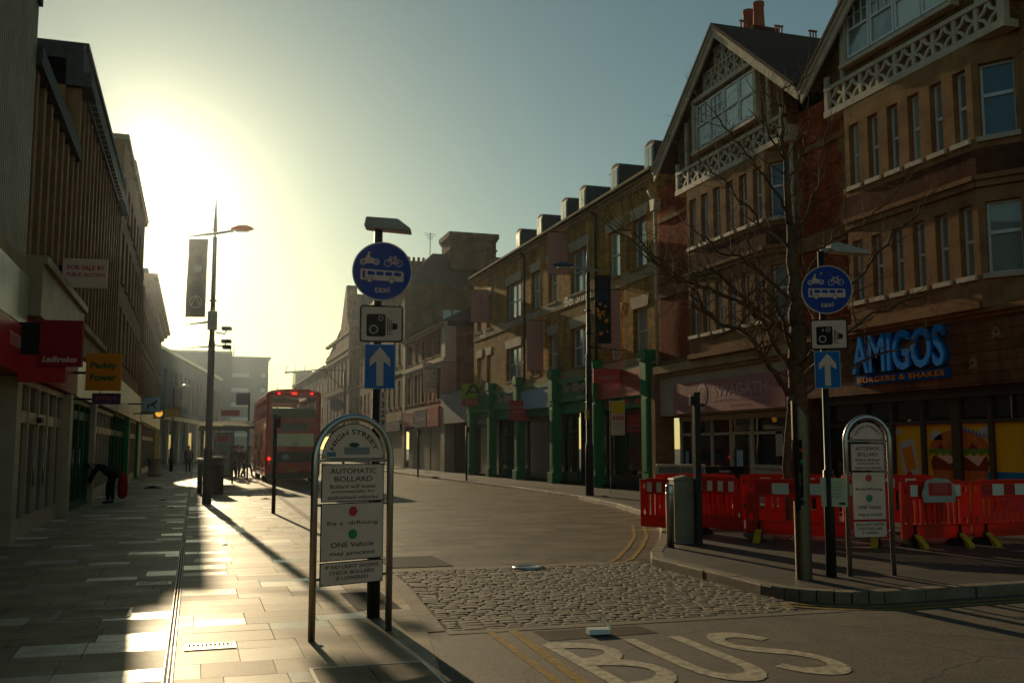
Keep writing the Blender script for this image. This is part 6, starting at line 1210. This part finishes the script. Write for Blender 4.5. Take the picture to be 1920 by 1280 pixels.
    for u in (.55, 1.25, 2.05): m = MB(); m.fb(rear, u-(.1 if u == 1.25 else .05), u+(.1 if u == 1.25 else .05), 4.12, 4.17, -.02, .03); m.build('brake_light', 'taillight', t)
    for yy in (yr+2.4, yf-2.6):
        for xx, sx in ((x0+.14, -1), (x1-.14, 1)):
            m = MB(); m.lathe((0, 0, 0), [(.2, -.12), (.48, -.12), (.5, -.08), (.5, .08), (.48, .12), (.3, .13), (.25, .1), (.05, .1)], 20); m.v = [Vector((xx+v.z*sx, yy+v.x, .5+v.y)) for v in m.v]; wv = m.build('wheel', 'rubber', t)
            m = MB(); m.lathe((0, 0, 0), [(.24, .12), (.2, .14), (.08, .16)], 12); m.v = [Vector((xx+v.z*sx, yy+v.x, .5+v.y)) for v in m.v]; m.build('rim', 'steel', wv)
            m = MB(); m.ring(Fr((xx+sx*.147, yy, .5), (0, 1 if sx > 0 else -1, 0)), 0, 0, .5, .6, 0, .01, 0, 180, 14); m.build('wheel_arch', 'busblack', t)
    for k in range(6):
        m = MB(); m.box(x0+.25, x1-.25, yr+1+k*1.4, yr+1.12+k*1.4, 2.62, 3.5); m.build('seat_row', 'navy', t)
    m = MB(); m.tube([(x0-.02, yf-.2, 3.1), (x0-.3, yf+.05, 2.9)], .03, 6); m.box(x0-.42, x0-.22, yf, yf+.1, 2.5, 2.95); m.build('mirror', 'busblack', t)
    m = MB(); m.fb(lefts, 4.7, 5.9, .36, 2.4, 0, .01); m.build('middle_door', 'busblack', t)
M['amber2'] = mat('amber2', (.5, .2, .02), .3)
bus()
# ---------------------------------------------------------------- people
def skinmesh(name, V_, E_, rads, m, parent, sub=1):
    me = bpy.data.meshes.new(name); me.from_pydata(V_, E_, []); o = bpy.data.objects.new(name, me); COL.objects.link(o)
    sk = o.modifiers.new('s', 'SKIN'); sk.use_smooth_shade = True; sk.branch_smoothing = .6
    lay = me.skin_vertices[0].data if len(me.skin_vertices) else None
    for i, r in enumerate(rads):
        r = r if isinstance(r, tuple) else (r, r); lay[i].radius = r
    lay[0].use_root = True
    sb = o.modifiers.new('d', 'SUBSURF'); sb.levels = sub; sb.render_levels = sub
    dg = bpy.context.evaluated_depsgraph_get(); dg.update(); me2 = bpy.data.meshes.new_from_object(o.evaluated_get(dg)); bpy.data.objects.remove(o)
    me2.name = name; me2.materials.clear(); me2.materials.append(M[m])
    q = bpy.data.objects.new(name, me2); COL.objects.link(q); q.parent = parent; return q
def person(loc, rz, label, J, top='darkcloth', bottom='jeans', bulk=1., coat=0, group=None):
    """J: joints in metres about the feet: pelvis chest neck head shL elL haL shR elR haR hiL knL anL toL hiR knR anR toR"""
    t = thing('person', label, 'person', (0, 0, 0)); g = lambda k: Vector(J[k])
    V_ = []; E_ = []; Rr = []; idx = {}
    def add(k, p, r, par=None):
        idx[k] = len(V_); V_.append(tuple(p)); Rr.append(r)
        if par is not None: E_.append((idx[par], idx[k]))
    pe, ch, ne, he = g('pelvis'), g('chest'), g('neck'), g('head')
    add('pelvis', pe, (.135, .10)); add('waist', pe.lerp(ch, .45), (.12, .09), 'pelvis'); add('chest', ch, (.15, .10), 'waist'); add('neck', ne, .052, 'chest'); add('chin', ne.lerp(he, .45), .058, 'neck'); add('head', he, (.078, .092), 'chin'); add('crown', he+(he-ne).normalized()*.085, .06, 'head')
    for s in 'LR':
        add('sh'+s, g('sh'+s), .058, 'chest'); add('el'+s, g('el'+s), .042, 'sh'+s); ha = g('ha'+s); add('wr'+s, ha, .027, 'el'+s); d = (ha-g('el'+s)).normalized(); add('pa'+s, ha+d*.06, (.036, .018), 'wr'+s)
        side = d.cross(Vector((0, 1, 0))).normalized()
        for i in range(4): add('f%d%s' % (i, s), ha+d*(.135-.008*abs(i-1.5))+side*(.022*(i-1.5)), .009, 'pa'+s)
        add('th'+s, ha+d*.07+side*.05, .010, 'wr'+s)
        add('hi'+s, g('hi'+s), .085, 'pelvis'); add('kn'+s, g('kn'+s), .058, 'hi'+s); add('an'+s, g('an'+s), .038, 'kn'+s); add('to'+s, g('to'+s), .038, 'an'+s)
    skinmesh('body', V_, E_, Rr, 'skin', t, 1)
    def chain(name, keys, rs, m, extra=()):
        V2 = [tuple(Vector(V_[idx[k]])) for k in keys]; ed = [(i, i+1) for i in range(len(keys)-1)]; vv = list(V2); rs = list(rs)
        for par, k, r in extra: vv.append(tuple(V_[idx[k]])); rs.append(r); ed.append((par if isinstance(par, int) else par, len(vv)-1))
        skinmesh(name, vv, ed, rs, m, t, 1)
    b = bulk
    # jacket: torso with sleeves
    keys = ['pelvis', 'waist', 'chest', 'neck', 'shL', 'elL', 'wrL', 'shR', 'elR', 'wrR']; vv = [V_[idx[k]] for k in keys]; vv[3] = tuple(Vector(vv[2]).lerp(Vector(vv[3]), .75))
    if coat: vv[0] = tuple(Vector(vv[0])+Vector((0, 0, -coat)))
    skinmesh('jacket', vv, [(0, 1), (1, 2), (2, 3), (2, 4), (4, 5), (5, 6), (2, 7), (7, 8), (8, 9)], [(.165*b, .135*b), (.155*b, .125*b), (.18*b, .135*b), .075, .085, .066, .048, .085, .066, .048], top, t, 1)
    vv = [V_[idx[k]] for k in ('pelvis', 'hiL', 'knL', 'anL', 'hiR', 'knR', 'anR')]
    skinmesh('trousers', vv, [(0, 1), (1, 2), (2, 3), (0, 4), (4, 5), (5, 6)], [(.145, .115), .105, .078, .06, .105, .078, .06], bottom, t, 1)
    for s in 'LR':
        a, c = Vector(V_[idx['an'+s]]), Vector(V_[idx['to'+s]]); skinmesh('shoe', [tuple(a+Vector((0, 0, -.02))-(c-a)*.2), tuple(a.lerp(c, .6)+Vector((0, 0, -.02))), tuple(c+(c-a)*.15+Vector((0, 0, -.01)))], [(0, 1), (1, 2)], [.05, .05, .035], 'shoe', t, 1)
    u = (he-ne).normalized(); back = Vector((0, 1, 0)) if J.get('away') is None else Vector(J['away'])
    skinmesh('hair', [tuple(he+back*.03-u*.03), tuple(he+back*.025+u*.05), tuple(he+u*.10)], [(0, 1), (1, 2)], [.088, .098, .07], 'hair', t, 1)
    # face: nose, eyes on the side opposite the hair
    fw = -back; rt = fw.cross(u).normalized(); mb = MB()
    for s in (-1, 1): mb.lathe(he+fw*.082+rt*.032*s+u*.005, [(.012, -.006), (.012, .006)], 6)
    mb.build('eyes', 'ink', t); mb = MB(); c = he+fw*.085-u*.02; mb.add([c+u*.03, c-u*.015+rt*.015, c-u*.015-rt*.015, c+fw*.025-u*.01], [(0, 1, 3), (0, 3, 2), (1, 2, 3)]); mb.build('nose', 'skin', t)
    for ch_ in t.children: ch_.location = (0, 0, 0)
    t.location = loc; t.rotation_euler = (0, 0, rz); return t
def stand(lean=0, step=.1, arm=.1, h=1.):
    return dict(pelvis=(0, 0, .92*h), chest=(0, -.02-lean, 1.30*h), neck=(0, -.03-lean, 1.47*h), head=(0, -.05-lean, 1.64*h), shL=(-.17, -.02-lean, 1.40*h), elL=(-.25, .02-arm, 1.12*h), haL=(-.22, -.12-arm, .92*h), shR=(.17, -.02-lean, 1.40*h), elR=(.25, .04, 1.12*h), haR=(.24, -.04-arm, .90*h),
                hiL=(-.09, 0, .86*h), knL=(-.10, -step*.8, .48*h), anL=(-.10, -step, .07), toL=(-.11, -step-.14, .035), hiR=(.09, 0, .86*h), knR=(.10, step*.3, .48*h), anR=(.11, step, .07), toR=(.12, step-.14, .035))
# bending woman by the shop window
J = dict(pelvis=(.12, 0, .90), chest=(-.26, -.02, 1.10), neck=(-.42, -.03, 1.16), head=(-.55, -.04, 1.10), shL=(-.30, -.16, 1.08), elL=(-.42, -.18, .82), haL=(-.50, -.14, .58), shR=(-.30, .14, 1.08), elR=(-.44, .16, .84), haR=(-.56, .12, .62),
         hiL=(.12, -.09, .84), knL=(.0, -.10, .46), anL=(.02, -.10, .07), toL=(-.13, -.10, .035), hiR=(.12, .09, .84), knR=(.10, .10, .46), anR=(.14, .12, .07), toR=(-.01, .12, .035), away=(.5, 0, .85))
person((-2.42, 32.1, .004), 0, 'person in dark coat bending down outside the shaded shop window', J, 'darkcloth', 'darkcloth', 1.3, coat=.12)
t = thing('red_shoulder_bag', 'red bag hanging beside the bending person', 'bag', (-2.02, 32.2, .1)); mb = MB(); mb.lathe((-2.02, 32.2, .12), [(.06, 0), (.13, .08), (.15, .35), (.12, .65), (.05, .78)], 12); mb.build('bag_body', 'redcloth', t); mb = MB(); mb.tube([(-2.08, 32.2, .85), (-2.10, 32.2, 1.0), (-2.18, 32.15, 1.02)], .015, 6); mb.build('strap', 'redcloth', t)
person((-.35, 65.6, .004), 0, 'lone person in dark clothes walking up the sunlit paving away from the shelter', stand(0, .16), 'darkcloth', 'darkcloth', 1.)
person((1.55, 57.5, .004), R(40), 'person in dark coat standing closest to the shelter poster', stand(0, .05), 'darkcloth', 'darkcloth', 1.1, coat=.2)
person((2.05, 56.5, .004), R(-60), 'person in dark blue jacket queueing left of the yellow jacket', stand(.02, .08), 'tealcloth', 'darkcloth', 1.2, coat=.1)
person((1.35, 60.5, .004), R(190), 'person half hidden by the shelter poster, dark clothing', stand(0, .05), 'darkcloth', 'darkcloth', 1.15)
person((2.35, 58.8, .004), R(20), 'tall person in black standing just right of the blue jacket', stand(0, .07, h=1.04), 'darkcloth', 'darkcloth', 1.15)
person((1.95, 53.2, .004), R(150), 'heavily built person in a long black coat nearest the shelter front', stand(0, .05), 'darkcloth', 'darkcloth', 1.3, coat=.25)
person((2.40, 54.6, .004), R(-30), 'person in black with legs apart beside the long black coat', stand(.03, .14), 'darkcloth', 'darkcloth', 1.2)
person((1.80, 59.5, .004), R(160), 'bulky person in black at the back of the queue', stand(0, .06), 'darkcloth', 'darkcloth', 1.25)
J = stand(.12, .30, .15); person((2.80, 58.0, .004), R(90), 'person in yellow green jacket striding to the bus door', J, 'hivis', 'darkcloth', 1.1)
# ---------------------------------------------------------------- bare street tree
CT, ST = math.cos(PITCH), math.sin(PITCH)
def at(px, py, Y):
    u_, v = px-960, 640-py; fw = 1867*CT-v*ST; up = 1867*ST+v*CT; x = u_*cu_+fw*su_; y = -u_*su_+fw*cu_; k = Y/y; return Vector((x*k, Y, CAM_H+up*k))
def tree():
    t = thing('street_tree', 'bare winter plane tree with forking trunk behind the barriers', 'tree', (10.6, 16.3, .1)); r = random.Random(21)
    tr = MB(); br = MB(); tw = MB()
    def limb(mb, pts, r0, r1, n=8, jit=.02):
        P_ = []; 
        for i in range(len(pts)-1):
            a, b = pts[i], pts[i+1]; m = 4
            for k in range(m): q = a.lerp(b, k/m); P_.append(q+Vector((r.uniform(-1, 1), r.uniform(-1, 1), r.uniform(-1, 1)))*jit*(1 if k else .3))
        P_.append(pts[-1]); N = len(P_); rad = [r0+(r1-r0)*(i/(N-1))**.8 for i in range(N)]; rad = [a*(1+r.uniform(-.10, .10)) for a in rad]
        mb.tube(P_, rad, n); return P_, rad
    def grow(p, d, L, rad, depth):
        n = max(3, int(L/.13)); pts = [p]; q = p.copy(); dd = d.copy()
        for i in range(n):
            dd = (dd+Vector((r.uniform(-1, 1), r.uniform(-1, 1), r.uniform(-.7, 1)))*.20).normalized(); q = q+dd*(L/n); pts.append(q.copy())
        rr = [rad*(1-.75*i/n) for i in range(n+1)]; (br if rad > .012 else tw).tube(pts, rr, 5 if rad > .012 else 3, cap=False)
        if depth > 0:
            for i in range(1, n+1):
                if r.random() < (.62 if depth > 1 else .75):
                    a = pts[i]; side = Vector((r.uniform(-1, 1), r.uniform(-1, 1), r.uniform(-.5, .9))).normalized(); nd = (dd*.55+side*.85).normalized(); grow(a, nd, L*r.uniform(.35, .62), rr[i]*.6, depth-1)
        elif r.random() < .10:
            c = pts[-1]; s = .03; a = r.uniform(0, 3)
            tw.lathe(c-Vector((0, 0, .04)), [(.002, -.015), (.014, 0), (.002, .015)], 5)
    A = lambda px, py, dy=0: at(px, py, 16.3+dy)
    tr_pts = [Vector((10.62, 16.3, .05)), A(1498, 900), A(1500, 790), A(1492, 700), A(1496, 610), A(1490, 520), A(1482, 420), A(1474, 330), A(1468, 240), A(1462, 170)]
    limb(tr, tr_pts[:5], .21, .15, 12, .02); limb(tr, tr_pts[4:7], .15, .08, 10, .04); P2, R2 = limb(tr, tr_pts[6:], .08, .015, 8, .05)
    # low side stem
    limb(tr, [Vector((10.42, 16.0, .1)), at(1478, 930, 16.0), at(1475, 860, 16.0), at(1480, 800, 16.1), at(1485, 740, 16.2)], .085, .075, 8, .012)
    main = [([(1480, 740, 0), (1445, 690, -.3), (1400, 625, -.6), (1340, 600, -.8), (1310, 560, -.9), (1300, 520, -1)], .085),
            ([(1488, 700, 0), (1440, 620, .2), (1400, 560, .3), (1340, 510, .4), (1270, 560 - 30, .5), (1215, 480, .6), (1165, 440, .7)], .075),
            ([(1490, 640, 0), (1420, 580, -.2), (1330, 540, -.5), (1260, 510, -.6), (1190, 440, -.7), (1160, 420, -.7)], .06),
            ([(1488, 560, 0), (1450, 530, -.4), (1390, 480, -.7), (1340, 470, -.8), (1300, 430, -1.)], .06),
            ([(1484, 470, 0), (1440, 430, .4), (1390, 380, .5), (1350, 330, .6), (1300, 290, .7)], .05),
            ([(1478, 400, 0), (1440, 340, -.4), (1400, 290, -.5), (1370, 250, -.6), (1330, 200, -.7)], .045),
            ([(1496, 650, 0), (1540, 600, -.4), (1590, 545, -.6), (1640, 480, -.8), (1690, 430, -.9), (1740, 370, -1)], .065),
            ([(1498, 720, 0), (1560, 650, .3), (1620, 600, .4), (1700, 560, .5), (1780, 540, .6), (1850, 480, .6)], .06),
            ([(1498, 740, 0), (1570, 700, -.3), (1640, 665, -.5), (1720, 640, -.7), (1800, 610, -.9)], .05),
            ([(1492, 560, 0), (1520, 500, .3), (1560, 450, .4), (1620, 420, .5), (1700, 340, .6)], .055),
            ([(1486, 470, 0), (1510, 410, -.3), (1535, 350, -.4), (1540, 290, -.5), (1560, 230, -.5)], .045),
            ([(1476, 350, 0), (1500, 290, .3), (1520, 220, .4), (1510, 150, .4)], .035),
            ([(1470, 300, 0), (1440, 250, -.3), (1430, 190, -.4), (1400, 150, -.5)], .03),
            ([(1495, 680, 0), (1470, 600, -1.0), (1430, 520, -1.4), (1400, 450, -1.6)], .055),
            ([(1497, 690, 0), (1530, 640, -1.0), (1550, 560, -1.5), (1590, 500, -1.8)], .05)]
    for pts, rad in main:
        P_, R_ = limb(br, [A(*p) for p in pts], rad*.75, rad*.18, 7, .06)
        for i in list(range(3, len(P_)-1))*2:
            if r.random() < .85:
                d = (P_[i+1]-P_[i-1]).normalized(); side = Vector((r.uniform(-1, 1), r.uniform(-1, 1), r.uniform(-.5, 1))).normalized(); grow(P_[i], (d*.5+side*.8).normalized(), r.uniform(.45, 1.15), min(R_[i]*.5, .020), 2)
        grow(P_[-1], (P_[-1]-P_[-2]).normalized(), .8, R_[-1], 2)
    for i in range(2, len(P2)): grow(P2[i], Vector((r.uniform(-1, 1), r.uniform(-1, 1), .6)).normalized(), .9, .018, 2)
    tr.build('trunk', 'bark', t); br.build('branches', 'bark', t); tw.build('twigs', 'bark', t)
tree()
# ---------------------------------------------------------------- haze: real air round the whole street
mb = MB(); mb.box(-90, 110, -70, 300, -1.1, 27); hz = mb.build('haze', 'white'); hz['kind'] = 'stuff'
hm = bpy.data.materials.new('haze_air'); hm.use_nodes = True; n = hm.node_tree; n.nodes.remove(n.nodes['Principled BSDF'])
pv = n.nodes.new('ShaderNodeVolumePrincipled'); pv.inputs['Density'].default_value = .00028; pv.inputs['Anisotropy'].default_value = .925; pv.inputs['Color'].default_value = (.74, .87, 1.0, 1)
n.links.new(pv.outputs[0], n.nodes['Material Output'].inputs['Volume']); hz.data.materials.clear(); hz.data.materials.append(hm)
